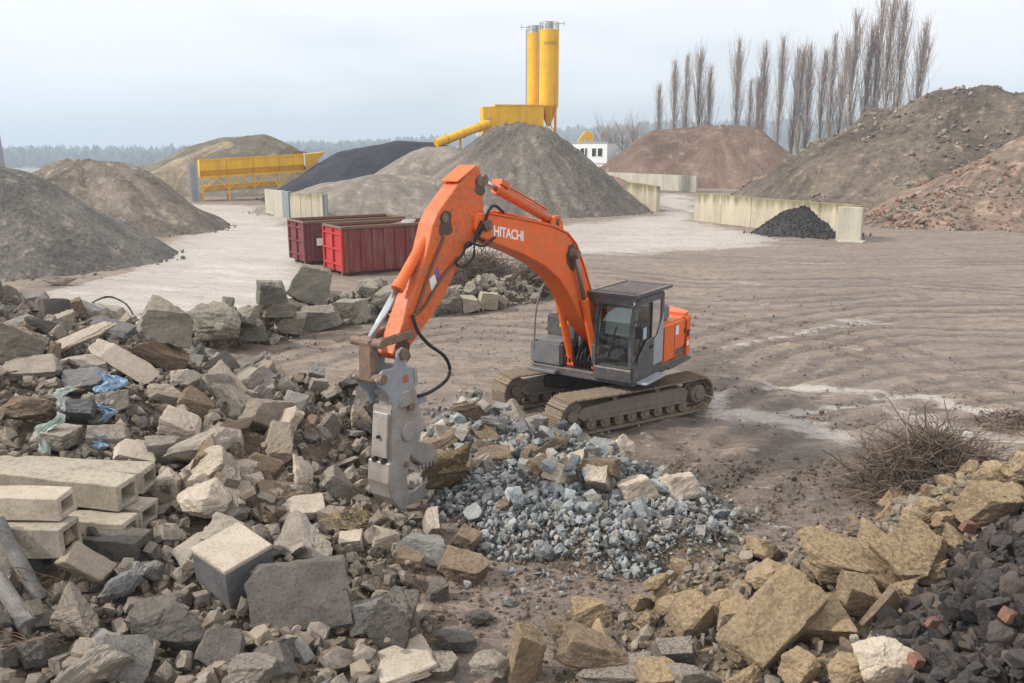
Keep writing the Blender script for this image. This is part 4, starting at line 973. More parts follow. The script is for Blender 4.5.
# ================================================================== EXCAVATOR
GREASE = paint('grease', rgb(74, 50, 38), rough=0.4, dirt=rgb(120, 70, 42), dirt_amt=0.7, scale=5)
def excavator():
    th = R(34)
    root = empty('excavator', (2.2, 20.0, 0.03), math.atan2(-math.cos(th), -math.sin(th)))
    tag(root, 'orange tracked excavator with dark cab and concrete crusher on its arm', 'excavator')
    O, OW, D = M['orange'], M['orange_worn'], M['dark']
    # ---- undercarriage, swung 25 degrees against the upper part
    sw = R(-25)
    def stadium(s, r, hl):
        per = 4 * hl + 2 * math.pi * r; s %= per
        if s < 2 * hl: return (hl - s, 0.44 + r - 0.035 * math.sin(math.pi * s / (2 * hl)), math.pi)     # top run, slight sag
        s -= 2 * hl
        if s < math.pi * r: a = math.pi / 2 + s / r; return (-hl + r * math.cos(a), 0.44 + r * math.sin(a), a + math.pi / 2)
        s -= math.pi * r
        if s < 2 * hl: return (-hl + s, 0.44 - r, 0)
        s -= 2 * hl; a = -math.pi / 2 + s / r; return (hl + r * math.cos(a), 0.44 + r * math.sin(a), a + math.pi / 2)
    sm = MB(); sm.box((0, 0, 0), (0.185, 0.64, 0.022))
    for x in (-0.075, 0.0, 0.075): sm.box((x, 0, -0.026), (0.018, 0.64, 0.03))
    sm.box((0, 0.1, 0.04), (0.16, 0.05, 0.06)); sm.box((0, -0.1, 0.04), (0.16, 0.05, 0.06))
    shoe = sm.mesh('track_shoe', M['shoe'])
    r, hl = 0.40, 1.83; per = 4 * hl + 2 * math.pi * r; n = 49
    for s in (1, -1):
        t = empty('track', (0, 0, 0), sw, root); off = s * 1.19
        for i in range(n):
            x, z, a = stadium((i + 0.5) * per / n, r, hl)
            o = link('track_shoe', shoe, t, (x, off, z), (0, -a, 0))
        MB().prism([(1.55, 0.28), (1.72, 0.42), (1.55, 0.60), (0.5, 0.66), (-1.35, 0.66), (-1.55, 0.55), (-1.5, 0.30)], off - 0.2, off + 0.2).build('track_frame', M['frame'], t, bevel=0.03)
        MB().box2((-1.35, off - 0.27, 0.30), (1.45, off + 0.27, 0.36)).build('roller_guard', M['frame'], t)
        for k in range(8):
            x = -1.35 + k * 0.385; m = MB(); m.cyl((x, off - 0.24, 0.21), (x, off + 0.24, 0.21), 0.13, None, 14); m.cyl((x, off - 0.27, 0.21), (x, off + 0.27, 0.21), 0.05, None, 10); m.build('roller', M['frame'], t)
        for x in (-0.6, 0.65): MB().cyl((x, off - 0.16, 0.72), (x, off + 0.16, 0.72), 0.075, None, 12).build('carrier_roller', M['frame'], t)
        m = MB(); m.cyl((hl, off - 0.12, 0.44), (hl, off + 0.12, 0.44), 0.34, None, 24); m.cyl((hl, off - 0.2, 0.44), (hl, off + 0.2, 0.44), 0.14, None, 16); m.build('idler', M['frame'], t, bevel=0.015)
        m = MB()
        prof = []
        for k in range(42):
            a = 2 * math.pi * k / 42; rr = 0.36 if k % 2 else 0.30; prof.append((-hl + rr * math.cos(a), 0.44 + rr * math.sin(a)))
        m.prism(prof, off - 0.05, off + 0.05); m.build('sprocket', M['frame'], t)
        m = MB(); m.cyl((-hl, off + s * 0.05, 0.44), (-hl, off + s * 0.24, 0.44), 0.25, 0.22, 24); m.cyl((-hl, off + s * 0.24, 0.44), (-hl, off + s * 0.29, 0.44), 0.13, None, 16); m.build('drive_motor', M['frame'], t, bevel=0.012)
    m = MB(); m.slab([(1.1, -0.95), (0.55, -0.55), (0.55, 0.55), (1.1, 0.95), (0.75, 0.98), (0.3, 0.75), (-0.3, 0.75), (-0.75, 0.98), (-1.1, 0.95), (-0.55, 0.55), (-0.55, -0.55), (-1.1, -0.95), (-0.75, -0.98), (-0.3, -0.75), (0.3, -0.75), (0.75, -0.98)], 0.46, 0.78)
    m.build('car_body', M['black'], root, bevel=0.03, rot=(0, 0, sw))
    MB().cyl((0, 0, 0.76), (0, 0, 1.0), 0.62, None, 32).build('slew_ring', M['black'], root)
    # ---- upper structure
    m = MB(); m.slab([(1.05, -1.36), (1.05, 1.34), (-1.7, 1.34), (-2.35, 1.2), (-2.6, 0.8), (-2.6, -0.8), (-2.35, -1.2), (-1.7, -1.36)], 0.98, 1.17)
    m.build('deck', D, root, bevel=0.02)
    # counterweight with rounded tail
    arc = [(-1.95 - 0.78 * math.sqrt(max(0, 1 - (y / 1.42) ** 2)) if abs(y) < 1.42 else -1.95, y) for y in np.linspace(1.36, -1.36, 21)]
    m = MB(); m.slab([(-1.8, 1.36)] + arc + [(-1.8, -1.36)], 1.06, 2.2); m.build('counterweight', O, root, bevel=0.09, seg=4, smooth=False)
    MB().box2((-1.78, 0.55, 1.18), (-0.47, 1.36, 2.14)).build('side_door', O, root, bevel=0.06, seg=3)
    MB().box2((-1.78, -1.36, 1.18), (-0.45, -0.5, 2.1)).build('side_door', O, root, bevel=0.06, seg=3)
    MB().box2((-1.78, -0.5, 1.18), (-0.7, 0.55, 2.16)).build('engine_hood', O, root, bevel=0.05, seg=3)
    MB().box2((-1.25, 0.25, 2.15), (-0.52, 1.16, 2.52)).build('hood_box', M['greybox'], root, bevel=0.05, seg=3)
    MB().slab([(-0.8, 1.385)] + [(x - 0.0, y * 1.015) for x, y in arc] + [(-0.8, -1.385)], 0.985, 1.055).build('chassis_skirt', D, root)
    MB().cyl((-1.35, -0.45, 2.15), (-1.35, -0.45, 2.75), 0.06, None, 12).build('exhaust', M['black'], root)
    MB().box2((-1.35, 1.362, 1.78), (-1.17, 1.366, 2.0)).build('white_sticker', M['white'], root)
    for x0, x1, z0, z1, mt in ((-2.05, -1.9, 1.62, 1.78, 'black'), (-2.28, -2.12, 1.62, 1.8, 'black'), (-2.1, -1.86, 1.38, 1.5, 'white')):
        yy = 1.364 if x0 > -1.96 else 1.42 * math.sqrt(max(0, 1 - ((x0 + x1) / 2 + 1.95) ** 2 / 0.78 ** 2)) - .06
        yy = min(yy, 1.364)
        MB().box(((x0 + x1) / 2, yy + .005, (z0 + z1) / 2), (x1 - x0, 0.012, z1 - z0), (0, 0, 0 if x0 > -1.96 else R(8))).build('decal', M[mt], root)
    for z in (1.35, 1.75): MB().box2((-1.74, 1.361, z), (-1.68, 1.372, z + 0.1)).build('latch', M['black'], root)
    # right hand boxes, steps, rail
    MB().box2((0.36, -1.42, 1.18), (1.06, -0.55, 1.76)).build('tool_box', M['greybox'], root, bevel=0.05, seg=2)
    MB().box2((-0.40, -1.40, 1.18), (0.34, -0.55, 2.28)).build('fuel_tank', D, root, bevel=0.05, seg=2)
    MB().box2((1.02, -1.40, 1.02), (1.22, -0.62, 1.10)).build('step', M['greybox'], root, bevel=0.015)
    MB().box2((0.342, -1.02, 1.98), (0.348, -0.78, 2.18)).build('yellow_sticker', M['yellow'], root)
    MB().hose([(1.02, -1.3, 1.2), (1.05, -1.3, 1.75), (1.0, -1.28, 2.5), (0.82, -1.24, 2.98), (0.62, -1.2, 3.1), (0.45, -1.15, 3.02), (0.38, -1.12, 2.8), (0.3, -1.1, 2.28)], 0.022, 6).build('hand_rail', M['greybox'], root, smooth=True)
    MB().box2((-0.55, -0.42, 1.17), (0.5, -0.30, 1.95)).box2((-0.55, 0.30, 1.17), (0.5, 0.42, 1.95)).build('boom_bracket', D, root, bevel=0.03)
    m = MB(); m.box2((-0.5, -0.28, 1.18), (-0.1, 0.28, 1.6)); m.box2((0.55, -0.35, 1.18), (0.95, 0.2, 1.42)); m.build('valve_block', M['black'], root)
    mh = MB()
    for k in range(9):
        y = -0.42 + 0.1 * k; mh.hose([(0.5, y, 1.35), (0.8 + 0.1 * (k % 3), y + .03, 1.65 + 0.06 * (k % 4)), (1.05, y, 1.45), (0.95, y - .03, 1.22)], 0.022, 5)
    mh.build('hose_bundle', M['black'], root, smooth=True)
    # ---- cab
    cab = empty('cab', (0, 0, 0), 0, root)
    y0, y1 = 0.36, 1.36; zb, zt = 1.14, 2.98
    MB().prism([(1.14, 1.06), (1.20, 1.40), (1.16, 1.46), (-0.44, 1.46), (-0.44, 1.06)], y0, y1).build('cab_base', D, cab, bevel=0.04, seg=2)
    fx = [(1.17, 1.44), (1.19, 1.9), (1.14, 2.45), (1.02, 2.82), (0.85, 2.98)]
    for y in (y0 + 0.045, y1 - 0.045):
        m = MB()
        for p, q in zip(fx[:-1], fx[1:]): m.bar((p[0], y, p[1]), (q[0], y, q[1]), 0.09, 0.1)
        m.build('front_pillar', D, cab, bevel=0.01)
        MB().box2((-0.44, y - 0.05, 1.46), (-0.30, y + 0.05, 2.95)).build('rear_pillar', D, cab, bevel=0.015)
        MB().box2((0.20, y - 0.042, 1.46), (0.25, y + 0.042, 2.92)).build('centre_pillar', M['black'], cab)
        MB().box2((-0.30, y - 0.045, 2.82), (0.95, y + 0.045, 2.95)).build('roof_rail', D, cab)
    MB().prism([(0.93, 2.93), (0.86, 3.0), (-0.42, 3.0), (-0.45, 2.93), (-0.44, 2.85), (0.9, 2.85)], y0 - 0.005, y1 + 0.005).build('roof', D, cab, bevel=0.03, seg=2)
    g = M['glass']
    m = MB()
    for p, q in zip(fx[:-1], fx[1:]):
        m.add([(p[0] + .01, y0 + 0.08, p[1]), (p[0] + .01, y1 - 0.08, p[1]), (q[0] + .01, y1 - 0.08, q[1]), (q[0] + .01, y0 + 0.08, q[1])], [(0, 1, 2, 3)])
    m.build('windshield', g, cab, smooth=True)
    MB().add([(0.26, y1 - .02, 1.48), (1.1, y1 - .02, 1.48), (1.1, y1 - .02, 2.3), (0.95, y1 - .02, 2.8), (0.26, y1 - .02, 2.82)], [(0, 1, 2, 3, 4)]).build('door_window', g, cab)
    MB().add([(-0.29, y1 - .02, 1.9), (0.15, y1 - .02, 1.9), (0.15, y1 - .02, 2.82), (-0.29, y1 - .02, 2.82)], [(0, 1, 2, 3)]).build('side_window', g, cab)
    MB().add([(-0.29, y0 + .02, 1.5), (1.0, y0 + .02, 1.5), (0.95, y0 + .02, 2.8), (-0.29, y0 + .02, 2.82)], [(0, 1, 2, 3)]).build('side_window', g, cab)
    MB().add([(-0.38, y0 + .1, 1.9), (-0.38, y1 - .1, 1.9), (-0.38, y1 - .1, 2.8), (-0.38, y0 + .1, 2.8)], [(0, 1, 2, 3)]).build('rear_window', g, cab)
    dr = MB().prism([(0.15, 1.2), (1.12, 1.2), (1.17, 1.46), (0.9, 1.62), (0.5, 1.95), (0.15, 2.0)], y1 - 0.012, y1 + 0.022).build('door', D, cab, bevel=0.01)
    MB().prism([(-0.4, 1.3), (0.1, 1.3), (0.1, 1.9), (-0.12, 2.0), (-0.28, 2.25), (-0.4, 2.5)], y1 - 0.011, y1 + 0.02).build('rear_side_panel', M['lightgrey'], cab, bevel=0.01)
    MB().box2((0.2, y1 + 0.022, 1.75), (0.36, y1 + 0.05, 1.82)).build('handle', M['black'], dr)
    MB().box2((0.52, y1 + 0.0, 2.02), (0.68, y1 + .012, 2.28)).build('door_sticker', M['plastic'], cab)
    MB().box2((-0.1, y1 + 0.02, 1.05), (1.0, y1 + 0.28, 1.10)).build('step_plate', M['lightgrey'], cab, bevel=0.01)
    m = MB(); m.box2((-0.35, 0.62, 1.46), (0.2, 1.1, 1.75)); m.box2((-0.36, 0.62, 1.7), (-0.24, 1.1, 2.4)); m.build('seat', M['black'], cab, bevel=0.05)
    MB().box2((-0.1, 0.5, 1.46), (0.5, 0.62, 1.85)).box2((-0.1, 1.1, 1.46), (0.5, 1.2, 1.85)).build('console', M['black'], cab, bevel=0.03)
    MB().box2((0.1, 0.6, 1.6), (0.4, 1.06, 2.1)).build('blue_jacket', paint('blue_cloth', rgb(92, 140, 178), rough=0.9), cab, bevel=0.08, seg=2)
    MB().box((0.72, 0.84, 2.42), (0.02, 0.78, 0.72), (0, -0.12, 0)).build('pale_blind', M['house'], cab)
    gd = empty('roof_guard', (0, 0, 0), 0, cab); z = 3.07
    fr = MB()
    for a_, b_ in (((1.24, 0.22, z), (1.24, 1.44, z)), ((-0.66, 0.22, z), (-0.66, 1.44, z)), ((-0.66, 0.25, z), (1.24, 0.25, z)), ((-0.66, 1.41, z), (1.24, 1.41, z))): fr.bar(a_, b_, 0.07, 0.07)
    for x in (-0.35, 0.6):
        for y in (0.45, 1.25): fr.box2((x - .03, y - .03, 2.98), (x + .03, y + .03, z))
    fr.box2((1.2, 0.3, 2.86), (1.25, 1.36, z - 0.04))
    fr.build('guard_frame', D, gd)
    gr = MB()
    for x in np.linspace(-0.6, 1.18, 18): gr.box((x, 0.83, z + 0.012), (0.045, 1.14, 0.012))
    for y in np.linspace(0.3, 1.36, 11): gr.box((0.29, y, z + 0.004), (1.84, 0.045, 0.012))
    gr.build('grating', D, gd)
    for y in (0.42, 1.3): MB().cyl((1.1, y, 2.9), (1.17, y, 2.88), 0.05, 0.06, 12).build('work_lamp', M['white'], cab)
    MB().bar((1.215, 0.75, 1.62), (1.19, 0.95, 2.35), 0.025, 0.03).build('wiper', M['black'], cab)
    MB().hose([(1.1, 1.42, 1.5), (1.08, 1.46, 1.8), (1.0, 1.46, 2.3), (0.95, 1.42, 2.5)], 0.014, 6).build('grab_rail', M['black'], cab, smooth=True)
    mr = MB().hose([(1.15, 1.38, 2.5), (1.3, 1.5, 2.55), (1.32, 1.55, 2.45)], 0.014, 6).build('mirror_arm', M['black'], cab)
    MB().box((1.32, 1.56, 2.32), (0.05, 0.16, 0.28), (0, 0, 0.3)).build('mirror', M['black'], mr, bevel=0.015)
    MB().hose([(-0.6, -1.25, 2.1), (-0.6, -1.25, 2.45), (-1.1, -1.25, 2.48), (-1.6, -1.25, 2.45), (-1.6, -1.25, 2.1)], 0.018, 6).build('deck_rail', M['greybox'], root, smooth=True)
    for x in (-1.12, -1.80): MB().box2((x - .008, 1.358, 1.2), (x + .008, 1.365, 2.08)).build('panel_seam', M['black'], root)
    MB().box2((-1.7, 1.36, 1.26), (-1.2, 1.368, 1.42)).build('vent', M['dark'], root)
    # ---- boom
    bp = [(5.45, 5.02), (5.36, 5.10), (5.07, 5.07), (3.76, 4.85), (2.8, 4.66), (2.2, 4.47), (1.82, 4.2), (1.5, 3.75), (1.15, 3.16), (0.75, 2.55), (0.12, 1.82), (0.08, 1.68), (0.22, 1.58), (0.38, 1.62), (1.0, 2.1), (1.55, 2.55), (1.98, 3.05), (2.45, 3.5), (3.05, 3.86), (3.9, 4.20), (4.83, 4.49), (5.34, 4.66), (5.47, 4.82)]
    bo = MB().prism(bp, -0.24, 0.24).build('boom', O, root, bevel=0.02)
    edge = lambda y: [(x, z) for x, z in bp]
    for y in (-0.24, 0.24):          # flange strips along the box edges
        m = MB()
        for i in range(2, 9):
            p, q = bp[i], bp[i + 1]; m.bar((p[0], y, p[1] + .012), (q[0], y, q[1] + .012), 0.05, 0.03)
        m.build('edge_strip', O, root)
    for x, z, w_, r_ in ((5.15, 4.86, 0.33, 0.11), (2.0, 4.02, 0.30, 0.12), (2.45, 4.72, 0.16, 0.09), (0.22, 1.72, 0.34, 0.12)):
        MB().cyl((x, -w_, z), (x, w_, z), r_, None, 18).cyl((x, -w_ - .03, z), (x, w_ + .03, z), r_ * 0.55, None, 12).build('pivot_pin', M['link'], root, bevel=0.008)
    MB().prism([(2.75, 4.62), (2.62, 4.84), (2.42, 4.86), (2.25, 4.7), (2.2, 4.45)], -0.16, -0.11).prism([(2.75, 4.62), (2.62, 4.84), (2.42, 4.86), (2.25, 4.7), (2.2, 4.45)], 0.11, 0.16).build('cylinder_lug', O, root)
    cu = bpy.data.curves.new('lettering', 'FONT'); cu.body = 'HITACHI'; cu.size = 0.29; cu.offset = 0.008; cu.extrude = 0.002; cu.space_character = 0.95
    tmp = bpy.data.objects.new('tmp_text', cu); COL.objects.link(tmp); bpy.context.view_layer.update()
    me = bpy.data.meshes.new_from_object(tmp.evaluated_get(bpy.context.evaluated_depsgraph_get())); bpy.data.objects.remove(tmp)
    co = np.empty(len(me.vertices) * 3); me.vertices.foreach_get('co', co); co = co.reshape(-1, 3)
    wd = co[:, 0].max() - co[:, 0].min(); ht = co[:, 1].max() - co[:, 1].min()
    d = Vector((-1.0, 0, -0.19)); up = Vector((-0.02, 0, 1))
    new = [Vector((4.9, 0.2435, 4.645)) + d * ((c[0] - co[:, 0].min()) / wd) + up * ((c[1] - co[:, 1].min()) / ht * 0.195) + Vector((0, c[2] * 1.0, 0)) for c in co]
    me.vertices.foreach_set('co', np.array(new).ravel()); me.materials.clear(); me.materials.append(M['white']); me.update()
    link('lettering', me, root)
    def cylinder(name, a, b, f, r, rr, y, mat=O, rod='chrome', eye=True):
        a = Vector((a[0], y, a[1])); b = Vector((b[0], y, b[1])); d = (b - a)
        m = MB(); m.cyl(a, a + d * f, r, None, 18); m.cyl(a + d * (f - 0.04), a + d * (f + 0.015), r * 1.18, None, 18); m.cyl(a - Vector((0, r * 1.1, 0)), a + Vector((0, r * 1.1, 0)), r * 1.15, None, 14)
        o = m.build(name, mat, root, bevel=0.006)
        MB().cyl(a + d * f, b, rr, None, 14).build('rod', M[rod], o, smooth=True)
        MB().cyl(b - Vector((0, r * 1.05, 0)), b + Vector((0, r * 1.05, 0)), r * 1.05, None, 14).build('rod_eye', M['link'], o)
        return o
    cylinder('lift_cylinder', (0.92, 1.30), (2.0, 4.02), 0.60, 0.085, 0.05, 0.33, O, 'dullrod')
    cylinder('lift_cylinder', (0.92, 1.30), (2.0, 4.02), 0.60, 0.085, 0.05, -0.33, O, 'dullrod')
    cylinder('arm_cylinder', (2.45, 4.74), (4.95, 5.66), 0.80, 0.095, 0.055, 0, OW, 'chrome')
    m = MB()
    for y in (-0.07, 0.07): m.tube([(2.7, y, 4.98), (3.4, y, 5.24), (4.2, y, 5.52), (4.4, y, 5.56)], 0.022, 6)
    m.box((4.3, 0, 5.57), (0.3, 0.22, 0.1), (0, -0.36, 0)); m.build('cylinder_pipe', M['orange_worn'], root)
    # ---- arm
    ap = [(5.36, 5.92), (5.22, 5.90), (5.14, 5.66), (5.10, 5.1), (5.02, 4.78), (5.18, 4.66), (5.55, 4.56), (5.96, 4.12), (6.35, 3.64), (6.95, 3.2), (7.42, 2.84), (7.58, 2.82), (7.68, 2.94), (7.42, 3.40), (7.02, 4.05), (6.74, 4.55), (6.56, 4.98), (6.42, 5.17), (6.19, 5.36), (5.88, 5.60)]
    MB().prism(ap, -0.17, 0.17).build('arm', OW, root, bevel=0.015)
    MB().box((5.62, 0, 5.80), (0.62, 0.38, 0.03), (0, R(25), 0)).build('arm_top_plate', O, root, bevel=0.008)
    for y in (-0.13, 0.13): MB().prism([(6.02, 5.34), (6.30, 5.22), (6.38, 5.06), (6.26, 4.9), (6.06, 5.08)], y - 0.03, y + 0.03).build('cylinder_ear', O, root, bevel=0.01)
    for x, z, w_, r_ in ((5.22, 5.66, 0.19, 0.1), (6.26, 5.06, 0.2, 0.085), (7.54, 2.93, 0.32, 0.1), (7.30, 3.22, 0.26, 0.075)):
        MB().cyl((x, -w_, z), (x, w_, z), r_, None, 18).build('pivot_pin', M['link'], root, bevel=0.008)
    MB().prism([(6.71, 4.06), (6.57, 4.13), (6.5, 3.97), (6.65, 3.82)], 0.171, 0.174).build('white_sticker', M['white'], root)
    MB().prism([(6.57, 4.16), (6.47, 4.26), (6.40, 4.08), (6.49, 4.0)], 0.171, 0.174).build('purple_sticker', paint('purple_print', rgb(112, 92, 140)), root)
    cylinder('tool_cylinder', (6.26, 5.06), (8.08, 3.20), 0.58, 0.095, 0.055, 0, O, 'chrome')
    for y in (-0.24, 0.24): MB().bar((7.30, y, 3.22), (8.08, y, 3.20), 0.05, 0.15).build('side_link', M['link'], root, bevel=0.02)
    MB().bar((8.08, 0, 3.28), (8.09, 0, 2.55), 0.30, 0.17).build('push_link', M['link'], root, bevel=0.03)
    MB().cyl((8.08, -0.33, 3.20), (8.08, 0.33, 3.20), 0.075, None, 16).build('pivot_pin', M['link'], root)
    MB().cyl((8.09, -0.33, 2.62), (8.09, 0.33, 2.62), 0.085, None, 16).build('pivot_pin', M['link'], root)
    m = MB()
    m.hose([(4.9, .27, 4.62), (5.3, .29, 4.5), (5.74, .28, 4.6), (5.89, .28, 4.42), (6.09, .27, 4.27), (5.87, .27, 4.19), (5.57, .27, 4.33), (5.53, .27, 4.63), (5.3, .27, 4.95)], 0.026, 6)
    m.hose([(4.6, .26, 5.06), (4.9, .27, 5.2), (5.1, .28, 5.12), (5.25, .27, 4.85), (5.5, .25, 4.6), (5.75, .22, 4.5)], 0.028, 6)
    m.hose([(4.6, -.26, 5.06), (4.9, -.27, 5.18), (5.15, -.28, 5.05), (5.3, -.27, 4.7), (5.7, -.25, 4.4), (5.95, -.2, 4.3)], 0.028, 6)
    m.build('boom_hose', M['black'], root, smooth=True)
    m = MB()
    for y in (-0.1, -0.03, 0.04, 0.11): m.hose([(4.6, y, 5.08), (4.0, y, 4.96), (3.2, y, 4.8), (2.85, y, 4.72), (2.5, y, 4.66), (2.2, y, 4.55), (1.85, y, 4.28), (1.4, y, 3.65), (0.9, y, 2.85)], 0.022, 5)
    m.build('boom_pipe', OW, root)
    m = MB(); m.hose([(5.9, .19, 4.35), (6.4, .2, 4.05), (6.9, .2, 3.6), (7.22, .22, 3.52)], 0.024, 6); m.hose([(6.3, .19, 4.75), (6.7, .2, 4.2), (7.1, .2, 3.55)], 0.03, 5); m.build('arm_pipe', M['rebar'], root)
    MB().hose([(7.22, .22, 3.52), (7.16, .27, 3.25), (6.95, .34, 2.98), (6.6, .38, 2.72), (6.45, .38, 2.45), (6.55, .35, 2.25), (6.9, .28, 2.12), (7.15, .22, 2.1)], 0.032, 7).build('tool_hose', M['black'], root, smooth=True)
    MB().hose([(7.33, -.1, 3.02), (7.13, -.15, 2.88), (7.0, -.2, 2.62), (7.06, -.2, 2.4), (7.18, -.15, 2.25)], 0.03, 6).build('tool_hose', M['black'], root, smooth=True)
    for x, z, rad, y in ((5.15, 4.86, 0.24, 0.173), (2.0, 4.02, 0.26, 0.2435), (6.24, 5.02, 0.2, 0.173), (7.45, 3.0, 0.22, 0.173), (5.22, 5.62, 0.17, 0.173)):
        pf_ = []
        for k in range(18):
            a = 2 * math.pi * k / 18; q = rad * (1 + 0.35 * float(fbm(3 * math.cos(a) + x, 3 * math.sin(a) + z, 9, 2))) * (1.5 if math.sin(a) < -0.6 else 1); pf_.append((x + q * math.cos(a) * 0.8, z + q * math.sin(a) * 0.9))
        MB().prism(pf_, y, y + 0.0015).build('grease_stain', GREASE, root)
    # ---- crusher
    cr = empty('crusher', (0, 0, 0), 0, root)
    hp = [(7.45, 2.70), (7.42, 2.95), (7.54, 3.05), (7.67, 2.97), (7.76, 2.74), (8.03, 2.76), (8.2, 2.62), (8.1, 2.48), (7.92, 2.3), (7.80, 2.06), (7.19, 2.36), (7.23, 2.63)]
    for y in (-0.27, 0.22): MB().prism(hp, y, y + 0.05).build('head_plate', M['tool_blue'], cr, bevel=0.012)
    MB().box((7.55, 0, 2.36), (0.5, 0.44, 0.1), (0, R(25), 0)).build('head_floor', M['tool_blue'], cr, bevel=0.01)
    MB().cyl((7.47, 0, 2.02), (7.50, 0, 2.3), 0.3, 0.3, 24).build('rotator', M['tool'], cr, bevel=0.02)
    bd = [(7.80, 2.05), (7.2, 2.33), (7.12, 2.06), (7.02, 1.48), (7.15, 1.26), (7.36, 1.08), (7.46, 0.77), (7.40, 0.36), (7.50, 0.18), (7.62, 0.2), (7.86, 0.5), (7.93, 0.78), (7.87, 1.15)]
    MB().prism(bd, -0.22, 0.22).build('body', M['tool'], cr, bevel=0.025, seg=2)
    MB().prism([(7.80, 1.95), (7.85, 1.95), (7.93, 1.2), (7.88, 1.18)], -0.17, 0.17).build('front_plate', M['tool'], cr, bevel=0.01)
    MB().prism([(7.93, 1.12), (7.97, 0.78), (7.90, 0.5), (7.66, 0.16), (7.5, 0.12), (7.56, 0.26), (7.8, 0.56), (7.85, 1.12)], -0.24, 0.24).build('wear_plate', M['tool'], cr, bevel=0.015)
    for y in (-0.235, 0.235):
        MB().cyl((7.42, y - 0.02, 1.55), (7.42, y + 0.02, 1.55), 0.17, None, 20).build('bearing_cover', M['tool'], cr, bevel=0.008)
        MB().cyl((7.36, y - 0.06, 1.98), (7.36, y + 0.06, 1.98), 0.07, None, 14).build('bolt', M['link'], cr)
        MB().cyl((7.5, y - 0.02, 0.98), (7.5, y + 0.02, 0.98), 0.05, None, 12).build('bolt', M['link'], cr)
    for y in (-.1, .1): MB().cyl((7.88, y, 1.14), (7.95, y, 1.14), 0.045, None, 10).build('bolt', M['black'], cr)
    MB().cyl((7.945, 0, 1.55), (7.9, 0, 1.55), 0.03, None, 10).build('bolt', M['black'], cr)
    jw = MB().prism([(7.2, 1.3), (6.95, 1.22), (6.66, 1.08), (6.52, 0.86), (6.58, 0.74), (7.0, 0.80), (7.25, 1.0), (7.3, 1.2)], -0.15, 0.15).build('jaw', M['tool'], cr, bevel=0.02)
    for k in range(5):
        x = 6.6 + k * 0.1; MB().prism([(x, 0.79), (x + 0.075, 0.80), (x + 0.045, 0.67)], -0.15, 0.15).build('tooth', M['tool'], jw)
    lj = MB().prism([(7.42, 0.42), (7.2, 0.40), (7.0, 0.46), (6.82, 0.44), (6.74, 0.30), (6.9, 0.18), (7.2, 0.16), (7.5, 0.18)], -0.16, 0.16).build('lower_jaw', M['tool'], cr, bevel=0.02)
    for k in range(4):
        x = 6.84 + k * 0.11; MB().prism([(x, 0.43), (x + 0.08, 0.43), (x + 0.04, 0.55)], -0.15, 0.15).build('tooth', M['tool'], lj)
    MB().prism([(7.25, 2.12), (6.88, 2.02), (6.86, 1.94), (7.2, 1.92)], 0.1, 0.2).build('valve_arm', M['tool_blue'], cr, bevel=0.01)
    MB().cyl((7.5, 0.271, 2.5), (7.5, 0.278, 2.5), 0.07, None, 20).build('red_emblem', paint('red_print', rgb(176, 96, 84), rough=0.6), cr)
    MB().prism([(7.23, 2.63), (7.19, 2.36), (7.80, 2.06), (7.83, 2.12), (7.28, 2.39), (7.31, 2.62)], 0.272, 0.285).build('head_rib', M['tool'], cr)
excavator()

# ================================================================== BEAMS on the left heap
def beam(px0, px1, py, Y, w, h, mat, label, rz=0, L=None, plug=False, name='concrete_beam', tilt=0.0, wall=0.075, dz=0.0):
    """hollow rectangular beam, right end at (px1, py), running to the left"""
    e = aty(px1, py, Y); L = L or (e[0] - aty(px0, py, Y)[0] + 1.2)
    t = empty(name, (e[0], e[1], e[2] + dz)); t.rotation_euler = (0, tilt, rz); tag(t, label, 'beam', 'hollow concrete beams stacked at the left edge')
    hw, hh = w / 2, h / 2; iw, ih = hw - wall, hh - wall
    V = []
    r = np.random.default_rng(int(px1 + py))
    n = 7
    for i in range(n):
        x = -L * i / (n - 1); j = 0.006
        for y, z in ((-hw, -hh), (hw, -hh), (hw, hh), (-hw, hh)): V.append((x + (r.uniform(-.03, .0) if i == 0 else 0), y + r.normal(0, j), z + r.normal(0, j)))
        for y, z in ((-iw, -ih), (iw, -ih), (iw, ih), (-iw, ih)): V.append((x, y, z))
    f = []
    for i in range(n - 1):
        a, b = i * 8, (i + 1) * 8
        for k in range(4):
            k2 = (k + 1) % 4; f.append((a + k, a + k2, b + k2, b + k)); f.append((b + 4 + k, b + 4 + k2, a + 4 + k2, a + 4 + k))
    for k in range(4):
        k2 = (k + 1) % 4; f.append((k, 4 + k, 4 + k2, k2)); b = (n - 1) * 8; f.append((b + k, b + k2, b + 4 + k2, b + 4 + k))
    MB().add(V, f).build('casing', mat, t, bevel=0.012)
    if plug: link('plug', rock_mesh('lump', 1, 1, M['brown_rock']), t, (-0.08, 0, 0), (0, 0, 0), (0.25, iw * 2.05, ih * 2.05))
    HERO.append((px1 - 65, py, 80, h * 0.5 * F / Y, Y))
    if not inmap(e[0], e[1]): return
    sl, mk = footprint(e[0] - L / 2, e[1], L / 2, w * 0.7); BLK[sl] = True
    HM[sl] = np.maximum(HM[sl], e[2] + hh * 0.6)
beam(0, 150, 478, 12.6, 0.46, 0.36, M['moss_beam'], 'rearmost mossy hollow beam on top of the stack at the left edge', rz=R(-4), tilt=R(1.5))
beam(0, 129, 493, 11.9, 0.48, 0.40, M['moss_beam'], 'second hollow beam with a green stain and a square open end', rz=R(-9), tilt=R(2.5))
beam(0, 68, 504, 10.7, 0.42, 0.33, M['pale_concrete'], 'pale front hollow beam with a dark rectangular end, upper of two', rz=R(-3))
